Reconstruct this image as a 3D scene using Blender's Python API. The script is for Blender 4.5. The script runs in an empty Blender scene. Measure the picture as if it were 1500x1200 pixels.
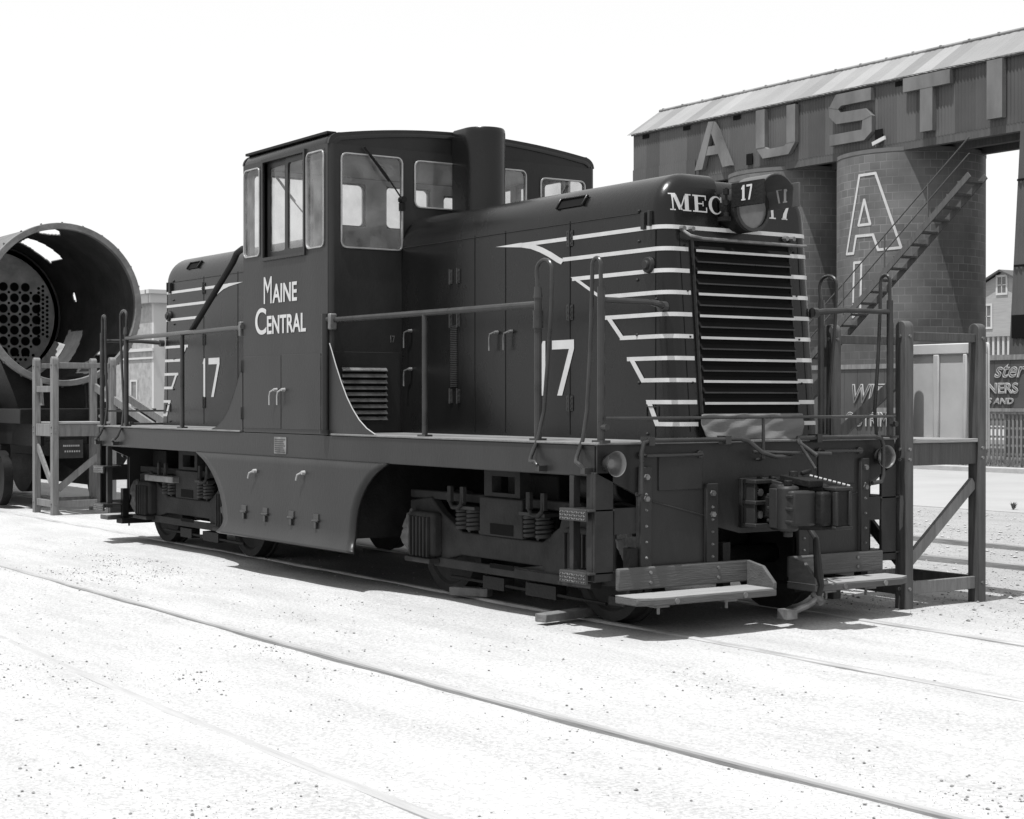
import bpy, bmesh, math, random
from mathutils import Vector, Matrix
R=math.radians; PI=math.pi
random.seed(17)
sc=bpy.context.scene; col=sc.collection
# ------------------------------------------------------------------ camera
cam=bpy.data.cameras.new("camera"); co=bpy.data.objects.new("camera",cam); col.objects.link(co); sc.camera=co
cam.sensor_width=36; cam.lens=2439.2/1500*36; cam.clip_end=2000; cam.clip_start=.1
D=Vector((-0.82706766,0.56207583,-0.00546339)).normalized()
co.location=(13.8125,-8.3046,1.6222); co.rotation_euler=D.to_track_quat('-Z','Y').to_euler()
# ------------------------------------------------------------------ light
SUN=Vector((.05,-.31,1)).normalized()
w=bpy.data.worlds.new("World"); sc.world=w; w.use_nodes=True
nt=w.node_tree; nt.nodes.clear()
sky=nt.nodes.new('ShaderNodeTexSky'); sky.sky_type='NISHITA'; sky.sun_disc=False
sky.sun_elevation=math.asin(SUN.z); sky.sun_rotation=math.atan2(SUN.x,SUN.y); sky.dust_density=1.0; sky.air_density=1.0
sep=nt.nodes.new('ShaderNodeSeparateColor'); cmb=nt.nodes.new('ShaderNodeCombineColor')
bg=nt.nodes.new('ShaderNodeBackground'); bg.inputs['Strength'].default_value=.12
wo=nt.nodes.new('ShaderNodeOutputWorld')
nt.links.new(sky.outputs[0],sep.inputs[0])
# blue-sensitive black and white film under a bright hazy summer sky
mxs=nt.nodes.new('ShaderNodeMath'); mxs.operation='MULTIPLY_ADD'; mxs.inputs[1].default_value=.25; mxs.inputs[2].default_value=5.3
nt.links.new(sep.outputs[2],mxs.inputs[0])
for i in range(3): nt.links.new(mxs.outputs[0],cmb.inputs[i])
nt.links.new(cmb.outputs[0],bg.inputs[0]); nt.links.new(bg.outputs[0],wo.inputs[0])
sl=bpy.data.lights.new("sun",'SUN'); sl.energy=5.0; sl.angle=R(.55); so=bpy.data.objects.new("sun",sl); col.objects.link(so)
so.rotation_euler=SUN.to_track_quat('Z','Y').to_euler(); so.location=(0,-5,30)
sc.view_settings.view_transform='Standard'; sc.view_settings.look='None'; sc.view_settings.gamma=1; sc.view_settings.exposure=.35
sc.cycles.max_bounces=8 if hasattr(sc,'cycles') else 8
# ------------------------------------------------------------------ materials
MATS={}
def N(t,k,**a):
    n=t.nodes.new(k)
    for x,y in a.items(): setattr(n,x,y)
    return n
def mat(name,base,rough=.6,var=.15,scale=3.,metal=0.,bump=0.,bscale=None,spec=.5,stretch=(1,1,1),detail=6,fine=.0):
    m=bpy.data.materials.new(name); m.use_nodes=True; t=m.node_tree; b=t.nodes['Principled BSDF']
    tc=N(t,'ShaderNodeTexCoord'); mp=N(t,'ShaderNodeMapping'); mp.inputs['Scale'].default_value=stretch
    t.links.new(tc.outputs['Object'],mp.inputs[0])
    n=N(t,'ShaderNodeTexNoise'); n.inputs['Scale'].default_value=scale; n.inputs['Detail'].default_value=detail; n.inputs['Roughness'].default_value=.6
    t.links.new(mp.outputs[0],n.inputs['Vector'])
    mr=N(t,'ShaderNodeMapRange'); mr.inputs[1].default_value=.3; mr.inputs[2].default_value=.7
    mr.inputs[3].default_value=base*(1-var); mr.inputs[4].default_value=base*(1+var)
    t.links.new(n.outputs[0],mr.inputs[0]); t.links.new(mr.outputs[0],b.inputs['Base Color'])
    mr2=N(t,'ShaderNodeMapRange'); mr2.inputs[3].default_value=max(.05,rough-.12); mr2.inputs[4].default_value=min(1,rough+.12)
    t.links.new(n.outputs[0],mr2.inputs[0]); t.links.new(mr2.outputs[0],b.inputs['Roughness'])
    b.inputs['Metallic'].default_value=metal; b.inputs['Specular IOR Level'].default_value=spec
    if bump:
        n2=N(t,'ShaderNodeTexNoise'); n2.inputs['Scale'].default_value=bscale or scale*4; n2.inputs['Detail'].default_value=8
        t.links.new(mp.outputs[0],n2.inputs['Vector'])
        bp=N(t,'ShaderNodeBump'); bp.inputs['Strength'].default_value=bump; bp.inputs['Distance'].default_value=.02
        t.links.new(n2.outputs[0],bp.inputs['Height']); t.links.new(bp.outputs[0],b.inputs['Normal'])
    MATS[name]=m; return m
mat('loco_paint',.021,.36,.30,1.8,bump=.07,bscale=50,spec=.2,stretch=(1,1,.45))
mat('loco_hood',.007,.27,.35,1.6,bump=.06,bscale=50,spec=.28,stretch=(1,1,.5))  # same paint as loco_paint, darkened to put the hood's dim reflections into colour
mat('loco_frame',.022,.5,.3,2.5,bump=.1,bscale=40,spec=.2)
mat('truck_grime',.027,.75,.35,4,bump=.3,bscale=30,spec=.12)
mat('black_iron',.011,.55,.4,5,bump=.3,bscale=40,spec=.15)
mat('rail_pipe',.028,.30,.3,6,spec=.3)
mat('white_paint',.42,.5,.08,8)
mat('cream_trim',.30,.4,.12,8)
mat('deck_dust',.13,.9,.25,5,bump=.3,bscale=80)
mat('aluminium_frame',.30,.35,.2,8,metal=.4)
mat('cab_lining',.40,.6,.12,2)
mat('dark_void',.006,.9,.2,3,spec=.1)
mat('rim_grey',.095,.9,.3,1.5)
mat('ring_grey',.13,.8,.3,4,bump=.3)
mat('panel_grey',.40,.7,.15,2)
mat('canvas',.12,.9,.12,6,bump=.35,bscale=9,stretch=(1,.6,2))
mat('rag',.075,.95,.5,8,bump=.8,bscale=14)
mat('step_wood',.065,.8,.25,4,stretch=(3,.5,6),bump=.3)
mat('step_top',.22,.8,.15,4,stretch=(6,.6,6),bump=.3)
mat('stand_wood',.05,.65,.4,5,stretch=(5,5,.5),bump=.3,bscale=12)
mat('stand_pale',.13,.7,.3,5,stretch=(5,5,.6),bump=.3,bscale=12)
mat('pale_edge',.42,.6,.1,3)
mat('worn_metal',.14,.45,.5,9,metal=.3)
mat('boiler_shell',.10,.8,.35,1.6,bump=.3,bscale=20)
mat('boiler_inside',.045,.9,.4,3,bump=.4)
mat('tube_plate',.42,.85,.35,5,bump=.3)  # pale colour stands in for sunlight missing on the plate
mat('rail_steel',.30,.6,.35,6,stretch=(.3,4,4),bump=.2)
mat('rail_top',.32,.5,.15,6,stretch=(.3,4,4))
mat('rail_rust',.19,.8,.35,6,stretch=(.3,4,4),bump=.2)
mat('asphalt',.27,.9,.08,.6,bump=.2,bscale=20)
mat('kerb_stone',.30,.9,.15,3,bump=.3)
mat('lettering_sheet',.105,.75,.35,1.5,stretch=(1,1,.4))
mat('timber_dark',.06,.85,.3,4,stretch=(5,5,.5))
mat('sign_ground',.045,.75,.3,1.2,stretch=(1.5,1,.5))
mat('sign_ink',.22,.7,.25,6)
mat('fence_slat',.14,.9,.35,5,stretch=(4,4,.5))
mat('plaster',.26,.9,.3,2.5,bump=.3,bscale=6)
mat('plaster_pale',.42,.9,.08,.4)
mat('shingle',.27,.9,.15,2,stretch=(.4,.4,6))
mat('window_dark',.10,.25,.4,2)
mat('weed',.12,.9,.4,12)
mat('grass',.10,.95,.3,5,bump=.5)
mat('pebble',.16,.95,.6,60)
mat('pebble_pale',.30,.95,.4,60)
mat('chock_wood',.12,.85,.3,4,stretch=(3,3,3),bump=.3)
mat('lamp_metal',.16,.3,.2,8,metal=.6,spec=.3)
mat('lens_glass',.16,.12,.3,5)
mat('board_pale',.06,.5,.2,5)  # lit tone painted in for the visor inside and backlit far number board
def glass(name,tint=.85,rough=.02,dust=.10):
    m=bpy.data.materials.new(name); m.use_nodes=True; t=m.node_tree; t.nodes.clear()
    o=N(t,'ShaderNodeOutputMaterial'); tr=N(t,'ShaderNodeBsdfTransparent'); tr.inputs[0].default_value=(tint,)*3+(1,)
    gl=N(t,'ShaderNodeBsdfGlossy'); gl.inputs['Roughness'].default_value=rough
    df=N(t,'ShaderNodeBsdfDiffuse'); df.inputs[0].default_value=(.5,.5,.5,1)
    fr=N(t,'ShaderNodeFresnel'); fr.inputs[0].default_value=1.5
    m1=N(t,'ShaderNodeMixShader'); m2=N(t,'ShaderNodeMixShader')
    tc=N(t,'ShaderNodeTexCoord'); n=N(t,'ShaderNodeTexNoise'); n.inputs['Scale'].default_value=6; n.inputs['Detail'].default_value=5
    mr=N(t,'ShaderNodeMapRange'); mr.inputs[1].default_value=.35; mr.inputs[2].default_value=.75; mr.inputs[3].default_value=dust*.4; mr.inputs[4].default_value=dust*1.8
    t.links.new(tc.outputs['Object'],n.inputs['Vector']); t.links.new(n.outputs[0],mr.inputs[0]); t.links.new(mr.outputs[0],m2.inputs[0])
    t.links.new(fr.outputs[0],m1.inputs[0]); t.links.new(tr.outputs[0],m1.inputs[1]); t.links.new(gl.outputs[0],m1.inputs[2])
    t.links.new(m1.outputs[0],m2.inputs[1]); t.links.new(df.outputs[0],m2.inputs[2]); t.links.new(m2.outputs[0],o.inputs[0])
    MATS[name]=m
glass('pane_glass',dust=.15)  # dust film, thickened to paint window glare into the panes
def ground_mat():
    m=bpy.data.materials.new('ground_dirt'); m.use_nodes=True; t=m.node_tree; b=t.nodes['Principled BSDF']; MATS['ground_dirt']=m
    tc=N(t,'ShaderNodeTexCoord'); L=t.links.new
    n1=N(t,'ShaderNodeTexNoise'); n1.inputs['Scale'].default_value=.55; n1.inputs['Detail'].default_value=7; n1.inputs['Distortion'].default_value=.4
    n2=N(t,'ShaderNodeTexNoise'); n2.inputs['Scale'].default_value=48; n2.inputs['Detail'].default_value=8; n2.inputs['Roughness'].default_value=.7
    n3=N(t,'ShaderNodeTexVoronoi'); n3.inputs['Scale'].default_value=42
    for n in(n1,n2,n3): L(tc.outputs['Object'],n.inputs['Vector'])
    # patches where coarse cinders show through the fine pale dust
    mk=N(t,'ShaderNodeMapRange'); mk.inputs[1].default_value=.46; mk.inputs[2].default_value=.66; L(n1.outputs[0],mk.inputs[0])
    sp=N(t,'ShaderNodeMapRange'); sp.inputs[1].default_value=.55; sp.inputs[2].default_value=.72; L(n2.outputs[0],sp.inputs[0])
    mu=N(t,'ShaderNodeMath',operation='MULTIPLY'); L(mk.outputs[0],mu.inputs[0]); L(sp.outputs[0],mu.inputs[1])
    # yard beyond the locomotive's track is coarser and greyer
    sx=N(t,'ShaderNodeSeparateXYZ'); L(tc.outputs['Object'],sx.inputs[0])
    yd=N(t,'ShaderNodeMapRange'); yd.inputs[1].default_value=.8; yd.inputs[2].default_value=3.; yd.inputs[3].default_value=.38; yd.inputs[4].default_value=.26; L(sx.outputs[1],yd.inputs[0])
    cr=N(t,'ShaderNodeMapRange'); cr.inputs[1].default_value=.4; cr.inputs[2].default_value=.6; cr.inputs[3].default_value=.76; cr.inputs[4].default_value=1.12; L(n2.outputs[0],cr.inputs[0])
    m1=N(t,'ShaderNodeMath',operation='MULTIPLY'); L(yd.outputs[0],m1.inputs[0]); L(cr.outputs[0],m1.inputs[1])
    mp=N(t,'ShaderNodeMapping'); mp.inputs['Scale'].default_value=(.35,1.5,1); L(tc.outputs['Object'],mp.inputs[0])
    n4=N(t,'ShaderNodeTexNoise'); n4.inputs['Scale'].default_value=1.6; n4.inputs['Detail'].default_value=9; n4.inputs['Roughness'].default_value=.65; L(mp.outputs[0],n4.inputs['Vector'])
    tn=N(t,'ShaderNodeMapRange'); tn.inputs[1].default_value=.38; tn.inputs[2].default_value=.6; tn.inputs[3].default_value=.92; tn.inputs[4].default_value=1.07; L(n4.outputs[0],tn.inputs[0])
    m2=N(t,'ShaderNodeMath',operation='MULTIPLY'); L(m1.outputs[0],m2.inputs[0]); L(tn.outputs[0],m2.inputs[1]); m1=m2
    mx=N(t,'ShaderNodeMix'); mx.data_type='FLOAT'; L(mu.outputs[0],mx.inputs[0]); L(m1.outputs[0],mx.inputs[2]); mx.inputs[3].default_value=.13
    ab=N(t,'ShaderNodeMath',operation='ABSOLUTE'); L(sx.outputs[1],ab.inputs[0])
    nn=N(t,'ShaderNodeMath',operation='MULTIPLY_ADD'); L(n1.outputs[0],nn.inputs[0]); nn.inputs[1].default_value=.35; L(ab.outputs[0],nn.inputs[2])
    oy=N(t,'ShaderNodeMapRange'); oy.inputs[1].default_value=1.0; oy.inputs[2].default_value=1.35; oy.inputs[3].default_value=.42; oy.inputs[4].default_value=1; L(nn.outputs[0],oy.inputs[0])  # dirt colour darkened under the locomotive to deepen its cast shadow
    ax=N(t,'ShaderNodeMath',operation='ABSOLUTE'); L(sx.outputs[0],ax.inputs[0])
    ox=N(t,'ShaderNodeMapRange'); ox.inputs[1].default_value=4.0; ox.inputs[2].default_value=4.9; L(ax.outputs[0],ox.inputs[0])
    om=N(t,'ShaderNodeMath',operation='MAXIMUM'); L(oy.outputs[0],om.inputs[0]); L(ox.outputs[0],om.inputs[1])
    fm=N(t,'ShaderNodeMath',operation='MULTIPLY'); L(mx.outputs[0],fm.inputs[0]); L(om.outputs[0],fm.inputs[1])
    L(fm.outputs[0],b.inputs['Base Color']); b.inputs['Roughness'].default_value=.95; b.inputs['Specular IOR Level'].default_value=.15
    ad=N(t,'ShaderNodeMath',operation='ADD'); L(n2.outputs[0],ad.inputs[0]); L(n3.outputs[0],ad.inputs[1])
    bp=N(t,'ShaderNodeBump'); bp.inputs['Strength'].default_value=.30; bp.inputs['Distance'].default_value=.02; L(ad.outputs[0],bp.inputs['Height']); L(bp.outputs[0],b.inputs['Normal'])
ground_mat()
def block_mat():
    m=bpy.data.materials.new('concrete_block'); m.use_nodes=True; t=m.node_tree; b=t.nodes['Principled BSDF']; MATS['concrete_block']=m; L=t.links.new
    tc=N(t,'ShaderNodeTexCoord'); s=N(t,'ShaderNodeSeparateXYZ'); L(tc.outputs['Object'],s.inputs[0])
    a=N(t,'ShaderNodeMath',operation='ARCTAN2'); L(s.outputs[0],a.inputs[0]); L(s.outputs[1],a.inputs[1])
    mu=N(t,'ShaderNodeMath',operation='MULTIPLY'); L(a.outputs[0],mu.inputs[0]); mu.inputs[1].default_value=2.
    c=N(t,'ShaderNodeCombineXYZ'); L(mu.outputs[0],c.inputs[0]); L(s.outputs[2],c.inputs[1])
    br=N(t,'ShaderNodeTexBrick'); br.inputs['Scale'].default_value=1; br.inputs['Brick Width'].default_value=.33; br.inputs['Row Height'].default_value=.21; br.inputs['Mortar Size'].default_value=.009
    br.inputs['Color1'].default_value=(.075,.075,.075,1); br.inputs['Color2'].default_value=(.115,.115,.115,1); br.inputs['Mortar'].default_value=(.16,.16,.16,1); br.inputs['Bias'].default_value=-.15
    L(c.outputs[0],br.inputs['Vector'])
    n=N(t,'ShaderNodeTexNoise'); n.inputs['Scale'].default_value=.8; n.inputs['Detail'].default_value=6; L(tc.outputs['Object'],n.inputs['Vector'])
    mr=N(t,'ShaderNodeMapRange'); mr.inputs[1].default_value=.3; mr.inputs[2].default_value=.7; mr.inputs[3].default_value=.6; mr.inputs[4].default_value=1.35; L(n.outputs[0],mr.inputs[0])
    n5=N(t,'ShaderNodeTexNoise'); n5.inputs['Scale'].default_value=.9; n5.inputs['Detail'].default_value=3; L(c.outputs[0],n5.inputs['Vector'])
    fa=N(t,'ShaderNodeMapRange'); fa.inputs[1].default_value=.42; fa.inputs[2].default_value=.62; fa.inputs[3].default_value=.25; fa.inputs[4].default_value=1; L(n5.outputs[0],fa.inputs[0])
    mxx=N(t,'ShaderNodeMix'); mxx.data_type='RGBA'; L(fa.outputs[0],mxx.inputs[0]); mxx.inputs[6].default_value=(.095,.095,.095,1); L(br.outputs[0],mxx.inputs[7])
    vm=N(t,'ShaderNodeVectorMath',operation='SCALE'); L(mxx.outputs[2],vm.inputs[0]); L(mr.outputs[0],vm.inputs[3]); L(vm.outputs[0],b.inputs['Base Color'])
    b.inputs['Roughness'].default_value=.9
    bp=N(t,'ShaderNodeBump'); bp.inputs['Strength'].default_value=.3; bp.inputs['Distance'].default_value=.02; L(br.outputs[1],bp.inputs['Height']); bp.invert=True; L(bp.outputs[0],b.inputs['Normal'])
block_mat()
def sheet_mat(name,base,wd,lo,hi):
    m=bpy.data.materials.new(name); m.use_nodes=True; t=m.node_tree; b=t.nodes['Principled BSDF']; MATS[name]=m; L=t.links.new
    tc=N(t,'ShaderNodeTexCoord'); s=N(t,'ShaderNodeSeparateXYZ'); L(tc.outputs['Object'],s.inputs[0])
    d=N(t,'ShaderNodeMath',operation='DIVIDE'); L(s.outputs[0],d.inputs[0]); d.inputs[1].default_value=wd
    f=N(t,'ShaderNodeMath',operation='FLOOR'); L(d.outputs[0],f.inputs[0])
    wn=N(t,'ShaderNodeTexWhiteNoise'); wn.noise_dimensions='1D'; L(f.outputs[0],wn.inputs['W'])
    n=N(t,'ShaderNodeTexNoise'); n.inputs['Scale'].default_value=.9; n.inputs['Detail'].default_value=7; L(tc.outputs['Object'],n.inputs['Vector'])
    a=N(t,'ShaderNodeMath',operation='ADD'); L(wn.outputs[0],a.inputs[0]); L(n.outputs[0],a.inputs[1])
    mr=N(t,'ShaderNodeMapRange'); mr.inputs[1].default_value=.3; mr.inputs[2].default_value=1.6; mr.inputs[3].default_value=base*lo; mr.inputs[4].default_value=base*hi
    L(a.outputs[0],mr.inputs[0]); L(mr.outputs[0],b.inputs['Base Color']); b.inputs['Roughness'].default_value=.7
sheet_mat('roof_sheet',.17,.62,.72,1.35); sheet_mat('wall_sheet',.055,.66,.6,1.45)
# ------------------------------------------------------------------ mesh helpers
SPLIT={'bumper_post','pocket_cover','coil_spring','hinge','inspection_boss','door_handle','latch_handle','access_door','bolt','spring_hanger','brake_shoe','stair_rail','vent_opening','fence_post','windscreen_wiper','hand_hold','louvre_rim','grab_iron','number','frame_slot','door_seam','journal_box','tower_opening','floor_beam','stringer','stud','lower_flange','top_beam','boiler_band','pipe','bracket','panel_gap','casting_ribs','rivets','air_reservoir','painted_letter','notice_lettering'}
class M:
    def __init__(s): s.v=[]; s.f=[]
    def add(s,v,f):
        o=len(s.v); s.v+= [tuple(p) for p in v]; s.f+=[tuple(i+o for i in g) for g in f]; return s
    def box(s,x0,x1,y0,y1,z0,z1):
        if x0>x1:x0,x1=x1,x0
        if y0>y1:y0,y1=y1,y0
        if z0>z1:z0,z1=z1,z0
        return s.add([(x0,y0,z0),(x1,y0,z0),(x1,y1,z0),(x0,y1,z0),(x0,y0,z1),(x1,y0,z1),(x1,y1,z1),(x0,y1,z1)],
          [(0,3,2,1),(4,5,6,7),(0,1,5,4),(1,2,6,5),(2,3,7,6),(3,0,4,7)])
    def obox(s,c,size,rot):
        m=Matrix.Translation(c)@rot.to_4x4(); h=[k/2 for k in size]
        v=[m@Vector((a*h[0],b*h[1],e*h[2])) for e in(-1,1) for a,b in((-1,-1),(1,-1),(1,1),(-1,1))]
        return s.add(v,[(0,3,2,1),(4,5,6,7),(0,1,5,4),(1,2,6,5),(2,3,7,6),(3,0,4,7)])
    def beam(s,p0,p1,wd,h,up=(0,0,1)):
        p0=Vector(p0);p1=Vector(p1);d=(p1-p0);l=d.length;d.normalize();u=Vector(up);r=d.cross(u).normalized();u=r.cross(d)
        m=Matrix((d,r,u)).transposed(); return s.obox((p0+p1)/2,(l,wd,h),m)
    def cyl(s,p0,p1,r0,r1=None,n=20,cap=True):
        r1=r0 if r1 is None else r1; p0=Vector(p0);p1=Vector(p1);d=(p1-p0).normalized()
        a=Vector((0,0,1)) if abs(d.z)<.9 else Vector((1,0,0)); u=d.cross(a).normalized(); q=d.cross(u)
        v=[];
        for p,r in((p0,r0),(p1,r1)):
            for i in range(n): t=2*PI*i/n; v.append(p+u*math.cos(t)*r+q*math.sin(t)*r)
        f=[(i,(i+1)%n,n+(i+1)%n,n+i) for i in range(n)]
        if cap: f+=[tuple(range(n-1,-1,-1)),tuple(range(n,2*n))]
        return s.add(v,f)
    def tube(s,pts,r,n=10,cap=True):
        pts=[Vector(p) for p in pts]; v=[];f=[];u=None;k=len(pts)
        for i,p in enumerate(pts):
            d=(pts[min(i+1,k-1)]-pts[max(i-1,0)]).normalized()
            if u is None:
                a=Vector((0,0,1)) if abs(d.z)<.9 else Vector((1,0,0)); u=d.cross(a).normalized()
            else: u=(u-d*u.dot(d)).normalized()
            q=d.cross(u); rr=r[i] if isinstance(r,(list,tuple)) else r
            v+=[p+u*math.cos(2*PI*j/n)*rr+q*math.sin(2*PI*j/n)*rr for j in range(n)]
        for i in range(k-1):
            for j in range(n): a=i*n+j;b=i*n+(j+1)%n; f.append((a,b,b+n,a+n))
        if cap: f+=[tuple(range(n-1,-1,-1)),tuple(range((k-1)*n,k*n))]
        return s.add(v,f)
    def prism(s,pl,poly,a,b):
        def P(p,t): return {'xz':(p[0],t,p[1]),'yz':(t,p[0],p[1]),'xy':(p[0],p[1],t)}[pl]
        n=len(poly); v=[P(p,a) for p in poly]+[P(p,b) for p in poly]
        return s.add(v,[tuple(range(n)),tuple(range(2*n-1,n-1,-1))]+[(i,n+i,n+(i+1)%n,(i+1)%n) for i in range(n)])
    def plate(s,pl,rect,holes,a,b):
        us=sorted({rect[0],rect[1]}|{h[0] for h in holes}|{h[1] for h in holes}); vs=sorted({rect[2],rect[3]}|{h[2] for h in holes}|{h[3] for h in holes})
        bm=bmesh.new(); cache={}
        def V(u,v_,t):
            k=(u,v_,t)
            if k not in cache:
                cache[k]=bm.verts.new({'xz':(u,t,v_),'yz':(t,u,v_),'xy':(u,v_,t)}[pl])
            return cache[k]
        cell=lambda i,j: 0<=i<len(us)-1 and 0<=j<len(vs)-1 and not any(h[0]<(us[i]+us[i+1])/2<h[1] and h[2]<(vs[j]+vs[j+1])/2<h[3] for h in holes)
        for i in range(len(us)-1):
            for j in range(len(vs)-1):
                if not cell(i,j): continue
                u0,u1,v0,v1=us[i],us[i+1],vs[j],vs[j+1]
                bm.faces.new([V(u0,v0,a),V(u1,v0,a),V(u1,v1,a),V(u0,v1,a)]); bm.faces.new([V(u0,v1,b),V(u1,v1,b),V(u1,v0,b),V(u0,v0,b)])
                for (di,dj,pa,pb) in((-1,0,(u0,v0),(u0,v1)),(1,0,(u1,v1),(u1,v0)),(0,-1,(u1,v0),(u0,v0)),(0,1,(u0,v1),(u1,v1))):
                    if not cell(i+di,j+dj): bm.faces.new([V(*pa,a),V(*pb,a),V(*pb,b),V(*pa,b)])
        bm.verts.index_update(); s.add([p.co[:] for p in bm.verts],[[q.index for q in f.verts] for f in bm.faces]); bm.free(); return s
    def ring(s,pl,o,i_,ri,a,b,ro=.01,n=5):
        def rr(rc,r):
            x0,x1,y0,y1=rc; P=[]
            for cx,cy,t0 in((x1-r,y1-r,0),(x0+r,y1-r,90),(x0+r,y0+r,180),(x1-r,y0+r,270)):
                for k in range(n): t=R(t0+90*k/(n-1)); P.append((cx+r*math.cos(t),cy+r*math.sin(t)))
            return P
        A=rr(o,ro);B=rr(i_,ri);m=len(A)
        def P(p,t): return {'xz':(p[0],t,p[1]),'yz':(t,p[0],p[1])}[pl]
        v=[P(p,a) for p in A]+[P(p,a) for p in B]+[P(p,b) for p in A]+[P(p,b) for p in B]; f=[]
        for k in range(m):
            l=(k+1)%m; f+=[(k,l,m+l,m+k),(2*m+k,3*m+k,3*m+l,2*m+l),(k,2*m+k,2*m+l,l),(m+k,m+l,3*m+l,3*m+k)]
        return s.add(v,f)
    def mirx(s): s.v=[(-a,b,c) for a,b,c in s.v]; return s
    def clusters(s,tol=.003):
        par=list(range(len(s.v)))
        def fd(a):
            while par[a]!=a: par[a]=par[par[a]]; a=par[a]
            return a
        for g in s.f:
            for i in g[1:]: par[fd(i)]=fd(g[0])
        bb={}
        for i,p in enumerate(s.v):
            r_=fd(i)
            if r_ not in bb: bb[r_]=[list(p),list(p)]
            else:
                for k in range(3): bb[r_][0][k]=min(bb[r_][0][k],p[k]); bb[r_][1][k]=max(bb[r_][1][k],p[k])
        ks=list(bb); cl={k:k for k in ks}
        def cf(a):
            while cl[a]!=a: a=cl[a]
            return a
        for i,a in enumerate(ks):
            for b in ks[i+1:]:
                if all(bb[a][0][k]-tol<=bb[b][1][k] and bb[b][0][k]-tol<=bb[a][1][k] for k in range(3)): cl[cf(a)]=cf(b)
        out={}
        for g in s.f: out.setdefault(cf(fd(g[0])),[]).append(g)
        return list(out.values())
    def build(s,name,m,parent=None,bev=0,smooth=35,sub=0,**tags):
        if name in SPLIT:
            gs=s.clusters()
            if 1<len(gs)<=90:
                o=None
                for g in gs:
                    ids=sorted({i for q in g for i in q}); mp={i:k for k,i in enumerate(ids)}; t=M(); t.v=[s.v[i] for i in ids]; t.f=[tuple(mp[i] for i in q) for q in g]
                    o=t._build(name,m,parent,bev,smooth,sub,**tags)
                return o
        return s._build(name,m,parent,bev,smooth,sub,**tags)
    def _build(s,name,m,parent=None,bev=0,smooth=35,sub=0,**tags):
        me=bpy.data.meshes.new(name); me.from_pydata(s.v,[],s.f)
        bm=bmesh.new(); bm.from_mesh(me); bmesh.ops.recalc_face_normals(bm,faces=bm.faces); bm.to_mesh(me); bm.free()
        if smooth: me.shade_smooth(); me.set_sharp_from_angle(angle=R(smooth))
        me.materials.append(MATS[m]); o=bpy.data.objects.new(name,me); col.objects.link(o)
        if parent: o.parent=parent; o.matrix_parent_inverse=Matrix.Translation(-parent.matrix_world.translation) if False else Matrix.Identity(4)
        if parent and parent.get('_off'): pass
        if bev:
            md=o.modifiers.new('bevel','BEVEL'); md.width=bev; md.segments=2; md.limit_method='ANGLE'; md.angle_limit=R(40)
        if sub: md=o.modifiers.new('sub','SUBSURF'); md.levels=sub; md.render_levels=sub
        for k,x in tags.items(): o[k]=x
        return o
def thing(name,label,cat,loc=(0,0,0),group=None):
    o=bpy.data.objects.new(name,None); col.objects.link(o); o.location=loc; o.empty_display_size=.3
    o['label']=label; o['category']=cat
    if group: o['group']=group
    return o
def tag(o,label,cat,group=None):
    o['label']=label; o['category']=cat
    if group:o['group']=group
    return o
def rel(o):   # geometry authored in world coordinates under an empty that is not at the origin
    p=o.parent; 
    while p is not None:
        o.matrix_parent_inverse=Matrix.Translation(-p.location); break
    return o
def text(name,s,loc,rot,size,sx,m,parent,off=0.,outline=0.,shear=0.,ext=.002):
    c=bpy.data.curves.new(name,'FONT'); c.body=s; c.size=size; c.extrude=ext; c.offset=off; c.shear=shear
    if outline: c.fill_mode='NONE'; c.extrude=0; c.bevel_depth=outline; c.bevel_resolution=1; c.resolution_u=4
    t=bpy.data.objects.new('tmp',c); col.objects.link(t); dg=bpy.context.evaluated_depsgraph_get(); dg.update()
    me=bpy.data.meshes.new_from_object(t.evaluated_get(dg)); bpy.data.objects.remove(t)
    me.transform(Matrix.Translation(loc)@rot@Matrix.Diagonal((sx,1,1,1))); me.materials.clear(); me.materials.append(MATS[m]); me.name=name
    o=bpy.data.objects.new(name,me); col.objects.link(o)
    if parent:o.parent=parent
    return o
FACE_NEAR=Matrix.Rotation(R(90),4,'X')                      # text reads from -Y
FACE_FRONT=Matrix.Rotation(R(90),4,'Z')@Matrix.Rotation(R(90),4,'X')   # reads from +X
# =================================================================== SETTING
def smooth(t): t=max(0,min(1,t)); return t*t*(3-2*t)
def gnoise(x,y):
    return .5*(math.sin(x*1.7+y*.6)+math.sin(y*2.3-x*.4+1.3))*.006+.003*math.sin(x*5.1+y*3.7)
def build_ground():
    xs=[-400,-250,-150,-100,-70,-50,-40,-30]+[-24+.5*i for i in range(24)]+[-12+.16*i for i in range(163)]+[15,20,40,100,300]
    ys=[-300,-100,-40,-20,-12]+[-9+.16*i for i in range(70)]+[2.4+.5*i for i in range(18)]+[11.3]
    xs=sorted(set(xs)); m=M(); nx=len(xs); v=[]
    for y in ys:
        for x in xs:
            z=gnoise(x,y) if -13<x<15 and -9.1<y<9 else 0
            v.append((x,y,z-.008))
    f=[(j*nx+i,j*nx+i+1,(j+1)*nx+i+1,(j+1)*nx+i) for j in range(len(ys)-1) for i in range(nx-1)]
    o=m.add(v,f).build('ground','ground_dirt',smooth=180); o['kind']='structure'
    o=M().box(-400,400,11.3,400,-.4,-.03).build('far_ground','ground_dirt'); o['kind']='structure'
build_ground()
o=M().box(-300,200,11.3,21.7,-.3,.0).build('street','asphalt',smooth=0); o['kind']='structure'
o=M().box(-300,200,21.7,21.95,-.3,.12).build('kerb','kerb_stone',bev=.02); o['kind']='structure'
m=M(); 
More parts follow.
